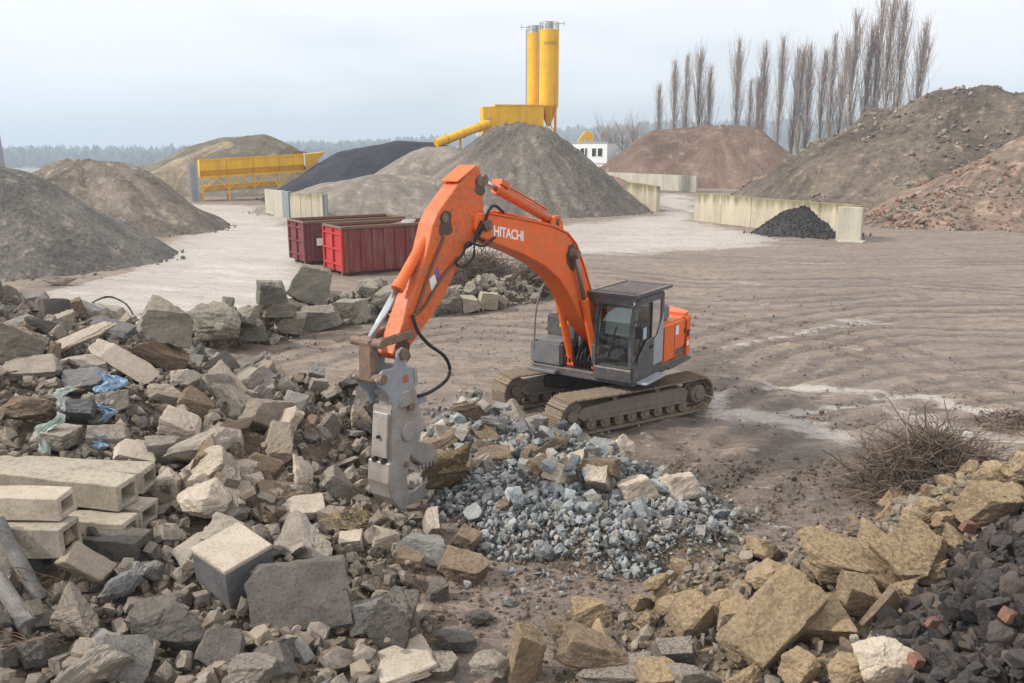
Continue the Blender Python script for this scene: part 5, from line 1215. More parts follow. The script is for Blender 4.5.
beam(0, 72, 537, 10.5, 0.46, 0.42, M['beam'], 'front hollow beam plugged with brown dirt, lower of two', rz=R(-5), plug=True, tilt=R(-1.5))
beam(60, 150, 514, 12.0, 0.45, 0.34, M['beam'], 'broken hollow beam end sticking out under the mossy beams', rz=R(-14), L=1.6)
beam(60, 132, 528, 11.5, 0.4, 0.3, M['moss_beam'], 'shadowed lower beam lying under the mossy beams', rz=R(-8), L=1.5, plug=True)
beam(80, 146, 550, 11.1, 0.48, 0.42, M['dirty_concrete'], 'rough grey beam stub with a rusty hole, below the stack', rz=R(-10), L=0.85, wall=0.14)
beam(0, 48, 562, 10.6, 0.44, 0.4, M['dirty_concrete'], 'dirty beam stub with a rusty hole at the left edge', rz=R(-6), L=1.0, wall=0.13)

# ================================================================== LARGE CHUNKS, LEFT HEAP
STACK[0] = False
C_, P_, D_, B_, S_ = M['concrete'], M['pale_concrete'], M['dirty_concrete'], M['brown_rock'], M['slate']
HL = [
 (300, 600, (1.35, 1.05, .24), (58, -6, 8), 'slab', D_, 'largest dirty concrete slab leaning with its stained face to the camera', 0),
 (170, 628, (.95, .75, .55), (35, 5, 20), 'lump', D_, 'big rough dark lump in front of the beam stack', 2),
 (222, 650, (.62, .5, .16), (55, 20, -12), 'slab', D_, 'triangular slab leaning below the squared block', 3),
 (77, 615, (.7, .5, .6), (15, 0, -15), 'lump', C_, 'knobbly grey lump below the rough beam stub', 1),
 (95, 662, (.45, .4, .5), (5, 8, 10), 'block', C_, 'grey block at the bottom left below the knobbly lump', 4),
 (32, 650, (.6, .5, .55), (20, 0, 30), 'lump', D_, 'dark broken lump with rusty wires at the bottom left corner', 4),
 (122, 590, (.62, .32, .32), (0, -25, 30), 'round', S_, 'smooth blue grey post stub lying below the beams', 1),
 (392, 622, (.62, .55, 1.0), (25, 18, -10), 'block', D_, 'tall dirty block standing at the lower edge of the left heap', 2),
 (462, 568, (.8, .5, .36), (8, 12, -20), 'block', B_, 'brown wedge shaped block at the toe of the left heap', 3),
 (402, 664, (.8, .6, .16), (10, -5, 25), 'slab', P_, 'flat pale slab at the bottom edge below the tall dirty block', 5),
 (437, 592, (.32, .3, .3), (10, 0, 20), 'block', D_, 'small square block right of the tall dirty block', 5),
 (490, 664, (.55, .45, .4), (25, 10, 15), 'lump', C_, 'grey lump at the bottom edge left of the upright tan rock', 5),
 (352, 542, (.45, .4, .28), (10, 0, 15), 'block', P_, 'pinkish pale block above the leaning dirty slab', 6),
 (431, 524, (.25, .5, .42), (30, 0, 10), 'slab', P_, 'pale slab standing on edge left of the blue rubble', 6),
 (467, 540, (.42, .38, .4), (15, 25, -10), 'block', B_, 'brown block leaning at the edge of the blue rubble', 6),
 (205, 500, (.85, .7, .5), (25, 10, 20), 'round', P_, 'rounded beige lump right of the beam ends', 2),
 (170, 490, (.5, .45, .45), (5, 0, -15), 'block', P_, 'tan squared block behind the beam ends', 0),
 (111, 312, (1.35, .55, .42), (5, 8, -10), 'block', C_, 'long grey block high on the left heap', 1),
 (111, 331, (1.2, .6, .3), (15, 10, -15), 'slab', S_, 'grey slab under the long block high on the heap', 1),
 (73, 343, (1.9, .6, .13), (15, -22, 15), 'slab', P_, 'long thin tan slab tilted upward on the left heap', 2),
 (124, 364, (1.45, .6, .14), (30, 34, 8), 'slab', P_, 'tan slab sliding down right beside the long thin slab', 4),
 (30, 370, (1.25, .7, .24), (20, -5, 5), 'slab', C_, 'broad grey slab on the left part of the heap', 3),
 (84, 366, (1.0, .6, .2), (20, -8, 10), 'slab', C_, 'grey slab above the dark slate piece', 0),
 (84, 384, (.95, .5, .45), (30, 0, 5), 'block', S_, 'dark slate block above the blue plastic scraps', 3),
 (6, 335, (1.6, 1.2, 1.1), (10, 0, 20), 'lump', C_, 'huge rounded grey lump at the left edge', 0),
 (160, 356, (1.3, .5, .45), (15, 25, 12), 'block', B_, 'brown log shaped block on the right shoulder of the heap', 5),
 (60, 286, (1.6, .6, .5), (5, 5, -8), 'lump', C_, 'long lump on the very top of the left heap', 3),
 (72, 312, (.75, .55, .5), (10, -15, 20), 'block', B_, 'brown grey block just below the heap top', 2),
 (30, 300, (.8, .6, .5), (10, 15, -20), 'block', C_, 'grey block at the upper left of the heap', 6),
 (28, 410, (.95, .7, .6), (15, 0, 10), 'lump', B_, 'greenish brown lump above the beam stack', 5),
 (78, 412, (.6, .3, .55), (50, 10, 15), 'slab', S_, 'dark slab standing upright between the plastic scraps', 5),
 (110, 440, (.75, .5, .35), (20, 5, 25), 'block', C_, 'grey block just behind the mossy beams', 4),
 (55, 440, (.8, .5, .4), (10, 5, -10), 'slab', C_, 'flat grey piece behind the mossy beams', 6),
 (135, 452, (.7, .5, .2), (25, 15, 20), 'slab', P_, 'pale slab just above the beam ends', 3),
 (198, 404, (.75, .5, .3), (25, 30, 20), 'block', B_, 'brown squared block half way down the heap', 0),
 (182, 425, (.75, .55, .3), (25, 25, 10), 'block', P_, 'beige block half way down the heap', 4),
 (165, 395, (.7, .5, .35), (20, 20, 30), 'lump', C_, 'grey lump in the middle of the heap', 2),
 (230, 440, (.6, .45, .3), (15, 20, 15), 'block', P_, 'pale block in the dusty hollow of the heap', 1),
 (262, 470, (.7, .5, .25), (15, 10, -20), 'slab', B_, 'brown slab at the foot of the dusty hollow', 1),
 (300, 510, (.8, .6, .2), (12, 4, 20), 'slab', P_, 'pale flat slab left of the crusher tip', 6),
 (330, 520, (.6, .4, .3), (15, 0, -25), 'block', C_, 'grey block left of the crusher tip', 2),
 (385, 540, (.5, .4, .3), (12, 5, 30), 'block', C_, 'grey block just below the crusher tip', 0),
 (410, 560, (.5, .3, .22), (10, 10, -30), 'slab', B_, 'brown slab below the crusher tip', 2),
]
for (px, py, dm, rt, kd, mt, lb, vr) in HL: hero(px, py, dm, rt, kd, mt, lb, var=vr)

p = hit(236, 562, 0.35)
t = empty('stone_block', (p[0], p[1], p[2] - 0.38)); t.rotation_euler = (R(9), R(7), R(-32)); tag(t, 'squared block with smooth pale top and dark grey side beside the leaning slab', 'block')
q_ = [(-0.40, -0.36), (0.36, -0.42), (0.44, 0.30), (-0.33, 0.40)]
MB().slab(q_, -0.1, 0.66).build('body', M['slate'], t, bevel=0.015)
MB().slab([(x * 1.03, y * 1.03) for x, y in q_], 0.665, 0.73).build('pale_top', M['pale_concrete'], t, bevel=0.012)  # thin pale slab laid over the dark body
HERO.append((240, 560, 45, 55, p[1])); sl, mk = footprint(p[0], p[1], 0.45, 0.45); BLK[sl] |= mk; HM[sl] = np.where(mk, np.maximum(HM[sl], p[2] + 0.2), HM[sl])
HB = [(455, 640, (.5, .4, .28), (8, 5, 20), 'lump', D_, 'dark lump on the bare earth left of the bottom centre', 2), (440, 668, (.45, .35, .25), (12, 0, -15), 'block', C_, 'grey block at the bottom edge left of centre', 3), (478, 618, (.4, .22, .2), (0, 8, 12), 'round', D_, 'short round post lying left of the upright tan rock', 3),
      (120, 500 + 160, (.8, .6, .3), (40, 8, 10), 'slab', M['grey_concrete'], 'grey slab leaning at the lower left below the rough lump', 4), (270, 668, (.6, .5, .3), (25, -8, 20), 'block', D_, 'dirty block under the large leaning slab', 1), (330, 660, (.4, .22, .2), (10, 5, 40), 'block', B_, 'brown brick sized block under the large leaning slab', 2), (345, 628, (.28, .16, .12), (15, 10, 60), 'block', B_, 'small brown brick right of the leaning slab', 3), (318, 676, (.26, .16, .14), (10, 20, 100), 'block', B_, 'small brown brick at the bottom edge', 1)]
for (px, py, dm, rt, kd, mt, lb, vr) in HB: hero(px, py, dm, rt, kd, mt, lb, var=vr)

STACK[0] = True
# ================================================================== BOULDER ROW
Rw = M['row']
HRW = [(168, 322, (1.15, .85, .8), (10, 20, 25), 'block', 'dark grey green block at the left end of the boulder row', 0),
 (217, 325, (1.75, 1.2, 1.3), (20, 12, -10), 'round', 'large rounded grey green boulder second in the row', 3),
 (250, 332, (1.0, .7, .7), (5, 0, 30), 'block', 'low block between the rounded boulder and the tall pile', 2),
 (253, 328, (.8, .6, .5), (15, 0, -20), 'lump', 'low lump at the front of the row', 1),
 (290, 325, (1.1, .8, .7), (5, 10, 20), 'block', 'front block under the stacked boulders', 3),
 (322, 318, (1.4, .9, .8), (10, -5, 10), 'block', 'pale squared block carrying the largest boulder', 4),
 (272, 318, (.8, .7, .9), (5, 12, 0), 'block', 'upright tan block in front of the stack', 5),
 (352, 312, (1.2, .9, .9), (8, 0, -15), 'block', 'broad grey block right of the largest boulder', 6),
 (280, 306, (1.1, .8, .7), (0, 8, 15), 'slab', 'slab like block in the middle of the stack', 3),
 (247, 308, (.8, .7, .9), (15, 20, 10), 'lump', 'pointed lump left of the stacked boulders', 4),
 (272, 290, (1.1, .9, .85), (4, 4, 10), 'block', 'smooth grey block on top, left of the largest boulder', 1),
 (308, 282, (1.45, 1.2, 1.5), (12, 22, 35), 'block', 'largest boulder, a cube shaped stone tipped on top of the row', 2),
 (367, 288, (.9, .7, .8), (20, 15, 10), 'lump', 'lump on top of the row below the red container', 2),
 (388, 300, (1.3, .9, 1.0), (5, 0, 5), 'block', 'squared grey block below the container side', 5),
 (404, 268, (.8, .6, .7), (10, 10, 20), 'lump', 'pale rounded stone against the container behind the arm', 0),
 (425, 305, (1.1, .9, .8), (10, 5, -20), 'block', 'grey block seen just right of the excavator arm', 0),
 (450, 300, (.9, .7, 1.2), (10, -15, 10), 'lump', 'jagged upright stone right of the arm', 5),
 (470, 305, (.8, .7, .6), (10, 0, 20), 'block', 'low grey stone left of the mossy block', 4),
 (489, 301, (.9, .7, .7), (5, 10, 15), 'block', 'mossy yellow green block at the right end of the row', 6)]
for (px, py, dm, rt, kd, lb, vr) in HRW: hero(px, py, dm, rt, kd, M['moss_beam'] if 'mossy' in lb else Rw, lb, 'boulder', 'boulder', vr, 0.12, 'boulder row before the containers')

# ================================================================== TAN BOULDERS, LOWER RIGHT
STACK[0] = False
T_ = M['tan_rock']
HT = [(772, 622, (1.35, .72, .45), (34, -24, 38), 'slab', T_, 'largest tan slab leaning down to the left at lower right', 0),
 (846, 566, (1.3, .75, .42), (12, 12, -8), 'slab', T_, 'long flat tan boulder on the crest of the right heap', 1),
 (912, 555, (.85, .7, .35), (35, -25, 15), 'slab', T_, 'broad tilted tan slab right of the long flat boulder', 2),
 (879, 540, (.65, .5, .4), (10, 5, 10), 'lump', T_, 'rounded tan boulder behind the long flat one', 1),
 (767, 577, (.65, .45, .38), (10, -5, 15), 'round', T_, 'rounded tan boulder at the left end of the crest', 2),
 (816, 620, (.85, .6, .32), (22, -8, -10), 'slab', T_, 'layered slab with sandy top in front of the long boulder', 3),
 (860, 596, (.6, .45, .4), (20, 15, 10), 'block', T_, 'brown tan block between the slabs of the right heap', 4),
 (882, 664, (.6, .5, .5), (15, 10, 20), 'lump', M['pale_concrete'], 'pale pitted lump among the dark stones at the bottom', 2),
 (848, 674, (.5, .4, .35), (5, 0, 10), 'round', T_, 'yellow lump at the bottom edge', 3),
 (988, 508, (.7, .5, .6), (10, 15, 10), 'block', T_, 'upright tan block high on the right heap', 3),
 (930, 514, (.55, .45, .4), (10, 0, 20), 'round', T_, 'yellow lump behind the tilted slab', 4),
 (948, 524, (.5, .4, .4), (10, 10, 0), 'lump', T_, 'tan lump left of the upright tan block', 3),
 (928, 572, (.45, .4, .38), (5, 5, 30), 'lump', T_, 'pyramid shaped tan stone below the tilted slab', 4),
 (884, 610, (.4, .12, .6), (10, 30, 30), 'slab', B_, 'thin slab standing on edge beside the dark stones', 4),
 (992, 482, (.6, .5, .42), (0, 0, 10), 'round', T_, 'yellow boulder on top of the right heap', 5),
 (1012, 478, (.6, .5, .45), (0, 10, 40), 'lump', T_, 'yellow lump at the right edge on top of the heap', 5),
 (1014, 500, (.5, .4, .4), (10, 0, 10), 'round', T_, 'tan lump at the right edge below the yellow ones', 0),
 (690, 616, (.6, .5, .4), (20, -20, 20), 'block', T_, 'tan block left of the largest leaning slab', 5),
 (676, 654, (.55, .4, .3), (5, 0, 5), 'block', C_, 'grey squared block left of the largest leaning slab', 6),
 (690, 676, (.6, .5, .4), (10, 0, 15), 'lump', C_, 'grey lump at the bottom edge below the largest slab', 0),
 (527, 654, (.46, .36, .8), (14, 12, 20), 'block', T_, 'upright pointed tan rock at the bottom centre', 4),
 (602, 648, (1.15, .7, .55), (15, 10, -8), 'lump', B_, 'big brown boulder at the bottom centre', 0),
 (590, 612, (.55, .4, .3), (5, -10, 10), 'block', T_, 'tan block behind the big brown boulder', 0),
 (560, 626, (.45, .4, .35), (20, 10, -10), 'lump', B_, 'brown stone between the upright rock and the big boulder', 4),
 (615, 672, (.95, .45, .22), (12, -6, -12), 'slab', C_, 'long flat grey slab at the bottom below the big boulder', 5),
 (647, 622, (.28, .25, .22), (5, 0, 20), 'round', T_, 'small yellow stone right of the big brown boulder', 2),
 (672, 606, (.5, .3, .2), (10, -12, 5), 'slab', T_, 'thin tan slab pointing up left of the tan block', 6),
 (960, 545, (.5, .4, .36), (5, 8, 10), 'lump', T_, 'tan stone at the border of the dark stones', 1), (905, 590, (.42, .35, .3), (5, 8, 70), 'lump', T_, 'tan lump below the broad tilted slab', 5), (735, 622, (.55, .45, .42), (15, -8, 15), 'block', T_, 'chunky tan boulder on the left flank of the largest slab', 2), (800, 585, (.55, .4, .36), (10, 12, 15), 'round', T_, 'rounded tan stone in front of the crest boulder', 5), (640, 600, (.4, .3, .26), (10, 0, 30), 'lump', T_, 'tan lump at the far side of the bottom centre stones', 0), (655, 678, (.5, .4, .3), (10, 5, 0), 'block', T_, 'tan block at the bottom edge right of centre', 3), (742, 678, (.5, .42, .36), (10, 5, 60), 'lump', T_, 'tan lump at the bottom edge under the largest slab', 4), (800, 668, (.45, .38, .34), (10, 5, 30), 'block', T_, 'tan block under the layered slab', 1),
 (725, 605, (.5, .42, .35), (5, 10, 50), 'lump', T_, 'tan stone behind the largest leaning slab', 2),
 (745, 655, (.45, .4, .35), (5, 10, 20), 'lump', B_, 'brown stone in front of the largest leaning slab', 3)]
for (px, py, dm, rt, kd, mt, lb, vr) in HT: hero(px, py, dm, rt, kd, mt, lb, 'boulder', 'boulder', vr, 0.15)

# clod in the crusher's jaws
p = hit(447, 474, 0.34)
HERO.append((447, 474, 48, 34, p[1]))
o = put('earth_clod', p[0], p[1], (1.3, .8, .68), (R(10), R(-12), R(20)), 'lump', M['clod'], 3, 2, 0.15, True, None, 'big brown earth clod with dry roots under the crusher jaw', 'clod')
CL = o.location.copy()

STACK[0] = True
HERO.append((396, 470, 52, 62, 14.2))
# ================================================================== LOOSE CHUNKS
def inview(x, y, m=1.0): return abs(x) < 0.615 * y + m and y > 7.6
def rot_on(x, y, tilt):
    s = slope(x, y); return (-math.atan(s[1]) * 0.8 + rng.normal(0, tilt), math.atan(s[0]) * 0.8 + rng.normal(0, tilt), rng.uniform(0, 6.28))
def chunks(n, region, sizes, kinds, mats, name, label, cat, group, tilt=0.35, sink=0.2, flat=(0.45, 0.8), skip=True):
    made = 0; tries = 0
    while made < n and tries < n * 60:
        tries += 1
        x, y = region()
        if not inmap(x, y): continue
        j, i = cell(x, y)
        if skip and BLK[j, i]: continue
        qx, qy = project(x, y, surf(x, y) + sizes[0] * 0.4)
        if any(((qx - h[0]) / (h[2] + 6)) ** 2 + ((qy - h[1]) / (h[3] + 6)) ** 2 < 1 and y < h[4] + 0.2 for h in HERO): continue
        s = sizes[0] + (sizes[1] - sizes[0]) * rng.random() ** 1.5
        k = kinds[rng.integers(len(kinds))]
        dm = (s * rng.uniform(0.85, 1.35), s * rng.uniform(0.6, 0.9), s * (rng.uniform(*flat) if k != 'slab' else rng.uniform(0.2, 0.4)))
        ml = mats(x, y) if callable(mats) else mats; mt = ml[rng.integers(len(ml))]
        lb, gp = label(x, y, s, k, mt) if callable(label) else (label, group)
        put(name, x, y, dm, rot_on(x, y, tilt), k, mt, int(rng.integers(7)), 1, sink, False, None, lb, cat, gp, q=0.5)
        made += 1
MATW = {'grey_concrete': 'cool grey concrete', 'dark_slate': 'dark slate', 'broken_concrete': 'grey concrete', 'pale_concrete': 'pale concrete', 'dirty_concrete': 'dark dirty concrete', 'brown_rock': 'brown stone', 'tan_rock': 'tan stone', 'dark_slag': 'dark grey stone', 'blue_grey_crushed': 'blue grey concrete', 'boulder_row_stone': 'grey stone'}
KINDW = {'block': 'squared block', 'slab': 'flat slab piece', 'lump': 'jagged lump', 'round': 'rounded lump'}
def nearest(x, y, marks): return min(marks, key=lambda m: math.hypot(m[0] - x, m[1] - y))[2]
def labeller(marks, s_mid):
    def f(x, y, s, k, mt):
        lb = ('larger ' if s > s_mid else 'small ') + MATW[mt.name] + ' ' + KINDW[k] + ' ' + nearest(x, y, marks); return lb, lb + ' (alike pieces)'
    return f
LM = [(-11.5, 20.5, 'on the top of the left heap'), (-9.5, 15.5, 'above the beam stack on the left heap'), (-8.5, 19.5, 'on the back shoulder of the left heap'), (-6, 16, 'half way down the left heap'), (-6, 12.8, 'beside the beam ends on the left heap'), (-5.5, 9.5, 'below the beam stack at lower left'), (-3.2, 9.3, 'near the tall dirty block'), (-3.5, 12, 'around the leaning slab on the left heap'), (-1.3, 12.3, 'below the crusher tip'), (-3, 18.5, 'at the far foot of the left heap'), (-2.4, 15, 'just behind the crusher')]
RM = [(-10, 26.5, 'at the left end of the boulder row'), (-7, 29, 'under the largest boulder of the row'), (-4.5, 31, 'in the middle of the boulder row'), (-1.2, 33.5, 'at the right end of the boulder row')]
SM = [(6.5, 11.2, 'high on the dark heap'), (6.2, 9.5, 'amid the dark heap'), (5, 9, 'beside the tan slabs'), (4.6, 7.9, 'at the bottom right')]
TM = [(0.3, 9.3, 'at the bottom centre'), (1.8, 9.5, 'beside the big brown boulder'), (3.3, 10.3, 'around the largest leaning slab'), (5, 11.5, 'along the crest of the right heap'), (7.5, 13, 'on top of the right heap')]
BM = [(-1.2, 17.5, 'just right of the crusher'), (0.4, 16.8, 'by the track fronts'), (0, 14, 'amid the crushed bed'), (1.6, 14.6, 'below the near track'), (1.4, 12.6, 'at the near edge of the bed'), (3, 13.6, 'in the right lobe of the bed')]
def reg_left():
    while True:
        x, y = rng.uniform(-15, 0.3), rng.uniform(8, 24)
        if not inview(x, y): continue
        z = mound_left(np.array(x), np.array(y))
        j_, i_ = cell(x, y)
        if BLK[j_, i_] and rng.random() > 0.12: continue
        if z > 0.08 and rng.random() < (1.0 if not (-5.6 < x < -2.6 and 14.5 < y < 17.5) else 0.35): return x, y
chunks(290, reg_left, (0.26, 0.95), ['block', 'slab', 'lump', 'slab', 'slab', 'block'], lambda x, y: [[M['grey_concrete'], M['grey_concrete'], D_, C_, C_, C_], [C_, C_, P_, P_, B_, M['grey_concrete']]][int(y > 11.8 and not y > 17.5)], 'concrete_chunk', labeller(LM, 0.4), 'rubble', 'loose chunks on the left heap', 0.42)
def reg_row():
    while True:
        x, y = rng.uniform(-13, 1.5), rng.uniform(23, 37)
        if polydist(np.array(x), np.array(y), ROWL) < 1.6: return x, y
chunks(110, reg_row, (0.25, 0.75), ['block', 'lump', 'block'], [Rw, Rw, C_], 'row_stone', labeller(RM, 0.42), 'stone', 'small stones in the boulder row')
def hp_poly(pts): return [tuple(hit(*p)[:2]) for p in pts]
SLAG = hp_poly([(1023, 515), (985, 535), (955, 545), (948, 590), (905, 600), (868, 625), (905, 650), (840, 682), (1023, 682)])
SLAG[-2:] = [(SLAG[-2][0] - .3, 5.6), (6.4, 5.6)]; SLAG.append((9.5, 11.5))
sx = [p[0] for p in SLAG]; sy = [p[1] for p in SLAG]
def reg_slag():
    while True:
        x, y = rng.uniform(min(sx), max(sx)), rng.uniform(min(sy), max(sy))
        if inpoly(np.array(x), np.array(y), SLAG) and abs(x) < 0.615 * y + 0.6 and y > 5.8: return x, y
chunks(270, reg_slag, (0.12, 0.32), ['lump', 'round', 'lump'], [M['slag']], 'slag_stone', labeller(SM, 0.19), 'stone', 'dark stones on the right heap', 0.6, flat=(0.6, 0.95))
for px, py, lb, s in [(1008, 622, 'reddish brick piece at the right edge among dark stones', .17), (932, 634, 'small orange brick piece left of the largest dark stones', .15), (916, 664, 'bright brick piece beside the pale pitted lump', .18), (968, 528, 'pinkish brick lump below the upright tan block', .2),]:
    hero(px, py, (s * 1.2, s * .8, s * .75), (20, 15, 30), 'block', M['brick'], lb, 'brick_piece', 'brick', int(px) % 6, 0.1, None, 1)
def reg_tan():
    while True:
        x, y = rng.uniform(-0.6, 10), rng.uniform(8, 15)
        if inview(x, y, .6) and mound_right(np.array(x), np.array(y)) > 0.0 and not inpoly(np.array(x), np.array(y), SLAG): return x, y
chunks(120, reg_tan, (0.14, 0.42), ['lump', 'block', 'round'], [T_, T_, B_, C_], 'tan_stone', labeller(TM, 0.24), 'stone', 'small tan stones on the right heap', 0.4)
bx_ = [p[0] for p in BLUE]; by_ = [p[1] for p in BLUE]
def reg_blue():
    while True:
        x, y = rng.uniform(min(bx_), max(bx_)), rng.uniform(min(by_), max(by_))
        wob = 0.7 * float(fbm(x * 0.9, y * 0.9, 201, 3)); dd = float(polydist(np.array(x), np.array(y), BLUE + BLUE[:1]))
        if inpoly(np.array(x), np.array(y), BLUE) and dd > 0.15 + wob and (x < 1.9 or rng.random() < 0.35 + 1.2 * float(vnoise(x * 1.3, y * 1.3, 77)) - 0.3 * (y > 13.6)): return x, y
def reg_blue_far():
    while True:
        x, y = reg_blue()
        if y > 14.6 - 0.35 * x or (x < 0.2 and y > 12.5): return x, y
chunks(75, reg_blue_far, (0.28, 0.68), ['block', 'slab', 'block'], [P_, C_, B_, M['blue_rubble']], 'concrete_block', labeller(BM, 0.1), 'rubble', 'larger blocks in the crushed concrete', 0.35)
chunks(270, reg_blue, (0.11, 0.36), ['lump', 'block', 'round'], [M['blue_rubble']], 'crushed_stone', labeller(BM, 0.19), 'rubble', 'blue grey crushed lumps', 0.6, flat=(0.6, 0.95))

def fill(n, reg):
    out = []
    for _ in range(n):
        x, y = reg()
        if inmap(x, y): out.append((x, y))
    return out
def base0(x, y):
    j, i = cell(x, y); j = min(max(j, 0), MH0.shape[0] - 1); i = min(max(i, 0), MH0.shape[1] - 1); return MH0[j, i]
def low(x, y): return 0.55 * base0(x, y) + 0.45 * min(surf(x, y), base0(x, y) + 0.5)
world_scatter('rubble_fines', 'small broken concrete filling the gaps of the left heap', 'rubble', M['fines'], fill(10500, reg_left), lambda x, y: base0(x, y) + (rng.random() ** 3) * 0.7 * min(0.5, max(0, surf(x, y) - base0(x, y))), 0.03, 0.24, 'mix', 0.1)
world_scatter('row_fines', 'small stones filling the gaps of the boulder row', 'rubble', M['fines'], fill(900, reg_row), base0, 0.08, 0.4, 'block', 0.1)
world_scatter('slag_fines', 'small dark stones filling the right heap', 'stones', M['slag_fines'], fill(4200, reg_slag), lambda x, y: base0(x, y) + rng.random() ** 2 * 0.12, 0.06, 0.22, 'lump', 0.1)
world_scatter('tan_fines', 'small tan gravel between the boulders at lower right', 'gravel', M['fines'], fill(1800, reg_tan), base0, 0.04, 0.18, 'lump', 0.1)
world_scatter('crushed_fines', 'fine blue grey crushed concrete spread before the tracks', 'rubble', M['blue_rubble'], fill(9000, reg_blue), lambda x, y: base0(x, y) + rng.random() ** 2 * 0.1, 0.02, 0.14, 'lump', 0.05)
def reg_ground():
    while True:
        y = 8 + 26 * rng.random() ** 1.5; x = rng.uniform(-0.6, 0.6) * y
        if fbm(x * 0.4, y * 0.4, 33, 3) > -0.05 and base0(x, y) < 0.3: return x, y
def reg_edge():
    while True:
        x, y = reg_blue(); x += rng.normal(0, 0.6); y += rng.normal(0, 0.7)
        if y > 9: return x, y
def reg_clods():
    while True:
        y = 12 + 30 * rng.random() ** 1.3; x = rng.uniform(-0.3, 0.62) * y
        if fbm(x * 0.25, y * 0.35, 433, 3) > (0.05 if x < 6 else -0.12) and base0(x, y) < 0.2 and inmap(x, y): return x, y
world_scatter('mud_clods', 'clods of mud churned up by the tracks across the yard', 'mud', M['mud_clods'], fill(2600, reg_clods), base0, 0.02, 0.10, 'round', 0.45)
def reg_dirt():
    while True:
        y = rng.uniform(10, 16.5); x = rng.uniform(-1, 8)
        if base0(x, y) < 0.25: return x, y
world_scatter('dirt_crumbs', 'dark earth crumbs between the crushed concrete and the brush', 'earth', M['dirt_crumbs'], fill(3200, reg_dirt), base0, 0.02, 0.09, 'round', 0.35)
world_scatter('pebbles', 'loose pebbles scattered over the muddy ground', 'pebbles', M['soil_fines'], fill(1600, reg_ground), base0, 0.02, 0.085, 'lump', 0.25)
world_scatter('spilled_fines', 'crushed crumbs spilled round the blue grey rubble', 'rubble', M['blue_rubble'], fill(3200, reg_edge), base0, 0.03, 0.14, 'lump', 0.15)

# ================================================================== BRUSHWOOD
def brush(name, c, rx, ry, h, n, mat, label, r0=0.008, seed=1, stuff=None):
    r = np.random.default_rng(seed); m = MB()
    for _ in range(n):
        a = r.uniform(0, 6.28); q = r.random() ** 0.6
        p = Vector((c[0] + rx * q * math.cos(a), c[1] + ry * q * math.sin(a), c[2] + h * (1 - q ** 2) * r.random() * 0.7))
        d = Vector((r.normal(0, 1), r.normal(0, 1), r.normal(0.12, 0.5))).normalized(); L = r.uniform(0.2, 0.75) * h
        P = [p]
        for s in range(4):
            p = p + d * L / 4; d = (d + Vector((r.normal(0, .28), r.normal(0, .28), r.normal(-.05, .22)))).normalized(); p.z = max(p.z, c[2] + 0.01); P.append(p.copy())
        rr = r0 * (r.uniform(0.4, 1.3) if r.random() < 0.9 else r.uniform(1.5, 3.0)); m.tube(P, rr, 3, rr * 0.4)
    o = m.build(name, mat); tag(o, label, 'brush'); return o
p = atz(930, 492, 0); brush('brush_pile', (p[0], p[1], 0.05), 1.25, 1.0, 1.6, 4200, M['brush'], 'heap of dry dead branches left of the right edge boulders', 0.009, 1)
p = atz(1006, 425, 0); brush('dry_bush', (p[0], p[1], 0), 0.7, 0.7, 0.55, 420, M['brush'], 'low dry bush at the right edge behind the brush heap', 0.009, 2)
p = atz(480, 289, 0); brush('brush_pile', (p[0], p[1], 0.1), 1.7, 1.5, 2.2, 2200, M['brush'], 'grey brushwood heap behind the boulder row right of the arm', 0.014, 3)
p = atz(532, 293, 0); brush('brush_pile', (p[0], p[1], 0.05), 1.5, 1.3, 1.8, 1700, M['brush'], 'grey brushwood heap seen under the boom', 0.014, 4)
brush('dry_roots', (CL.x, CL.y, CL.z + 0.12), 0.6, 0.4, 0.4, 260, M['straw'], 'dry yellow roots hanging on the clod by the crusher', 0.005, 5)
p = hit(338, 522); brush('straw_tuft', (p[0] + .2, p[1], p[2]), 0.45, 0.3, 0.35, 120, M['straw'], 'straw tuft on the rubble left of the crusher tip', 0.005, 6)
for px, py, lb, s in [(60, 588, 'rusty wires tangled below the beam stubs', 7), (25, 640, 'rusty wires on the dark lump at the bottom left', 8), (425, 600, 'bent wires beside the tall dirty block', 9), (705, 520, 'wires sticking out of the crushed concrete', 10)]:
    p = hit(px, py); m = MB(); r = np.random.default_rng(s)
    for k in range(7):
        q = Vector((p[0] + r.normal(0, .15), p[1] + r.normal(0, .1), p[2])); d = Vector((r.normal(0, 1), r.normal(0, .5), abs(r.normal(.3, .5)))).normalized(); P = [q]
        for _ in range(7): q = q + d * 0.1; d = (d + Vector((r.normal(0, .3), r.normal(0, .3), r.normal(-.12, .2)))).normalized(); P.append(q.copy())
        m.tube(P, 0.006, 4)
    tag(m.build('wire_tangle', M['rebar']), lb, 'wire')
P = [hit(92, 300, 0.05), hit(106, 297, .25), hit(117, 299, .28), hit(127, 305, .22), hit(134, 313, .05)]; P[0][2] -= .1; P[-1][2] -= .15
tag(MB().hose(P, 0.03, 6).build('bent_pipe', M['black'], smooth=True), 'thin black bent pipe arching over the back of the left heap', 'pipe')
# pipes at the bottom left
for (a, b, r_, lb) in (((-3, 520, 10.3), (40, 600, 9.9), 0.09, 'grey concrete pipe slanting down at the left edge'), ((-5, 575, 9.9), (28, 625, 9.4), 0.10, 'second slanting pipe at the left edge below the first')):
    A, Bq = Vector(aty(*a)), Vector(aty(*b)); d = (Bq - A).normalized()
    t = empty('concrete_pipe', A); tag(t, lb, 'pipe')
    MB().cyl((0, 0, 0), Bq - A, r_, r_ * 1.02, 16).build('barrel', M['grey_concrete'], t, smooth=False); MB().cyl((Bq - A) - d * 0.12, (Bq - A) + d * .01, r_ * 1.2, None, 16).build('collar', M['grey_concrete'], t)
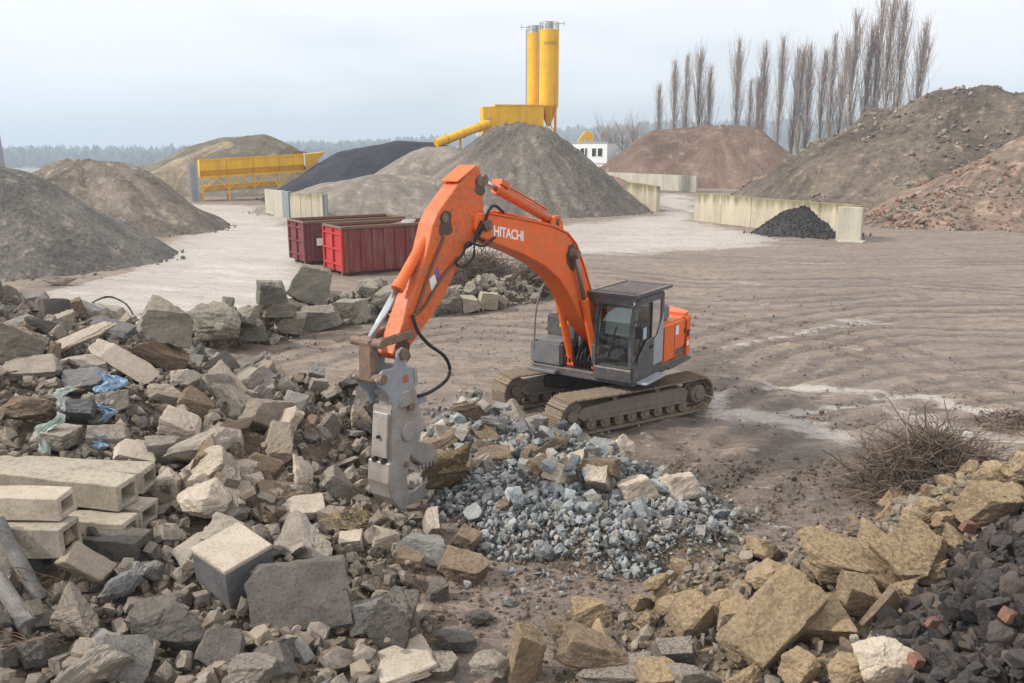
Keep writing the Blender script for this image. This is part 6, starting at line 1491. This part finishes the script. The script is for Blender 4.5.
# plastic sheet scraps, crumpled
def sheet(px, py, w, h, mat, label, rot, seed):
    p = hit(px, py, 0.12); n = 16; w *= 0.75; h *= 0.8; V = []; f = []
    m = Euler([R(a) for a in rot]).to_matrix()
    for i in range(n):
        for j in range(n):
            u, v = i / (n - 1) - .5, j / (n - 1) - .5
            z = 0.16 * float(fbm(u * 6 + seed, v * 6, seed, 4)) + 0.03 * abs(math.sin(u * 17 + v * 6 + seed))
            w2 = w * (1 + 0.5 * float(fbm(v * 4, seed, 7, 2))); V.append(Vector(p) + m @ Vector((u * w2 + 0.1 * math.sin(v * 7 + seed), v * h, z)))
    for i in range(n - 1):
        for j in range(n - 1): a = i * n + j; f.append((a, a + 1, a + n + 1, a + n))
    top = [tuple(x) for x in V]; nb = len(top); bot = [(x[0], x[1] + .004, x[2] - 0.006) for x in top]
    mb = MB(); mb.add(top + bot, f + [tuple(nb + k for k in reversed(q)) for q in f]); tag(mb.build('plastic_scrap', mat), label, 'plastic')
sheet(110, 384, 0.5, 0.5, M['plastic'], 'blue plastic scrap below the slate block', (55, 10, 20), 1)
sheet(104, 412, 0.3, 0.45, M['plastic'], 'second blue plastic scrap right of the upright dark slab', (65, -10, 10), 2)
sheet(98, 443, 0.35, 0.3, M['plastic'], 'lowest blue plastic scrap just above the mossy beams', (50, 0, -10), 3)
sheet(64, 398, 0.3, 0.6, M['plastic_white'], 'pale sheet strip, upper piece left of the dark slab', (60, 10, -25), 4)
sheet(49, 432, 0.28, 0.9, M['plastic_white'], 'pale sheet strip hanging down to the mossy beams', (62, 15, -15), 5)

# ================================================================== HAZE
hb = MB().box2((-5200, -60, -45), (5200, 6200, 115)).build('haze', M['white'])
hm = bpy.data.materials.new('haze_air'); hm.use_nodes = True
t_ = hm.node_tree; t_.nodes.remove(t_.nodes['Principled BSDF'])
pv = t_.nodes.new('ShaderNodeVolumePrincipled'); pv.inputs['Color'].default_value = (0.70, 0.83, 1.0, 1); pv.inputs['Density'].default_value = 0.00055
pv.inputs['Anisotropy'].default_value = 0.2
t_.links.new(pv.outputs[0], t_.nodes['Material Output'].inputs['Volume'])
hb.data.materials.clear(); hb.data.materials.append(hm)
tag(hb, 'thin blue haze filling the air over the yard and the far wood', 'haze', kind='stuff')
S.cycles.max_bounces = 6; S.cycles.volume_bounces = 1; S.cycles.transparent_max_bounces = 12
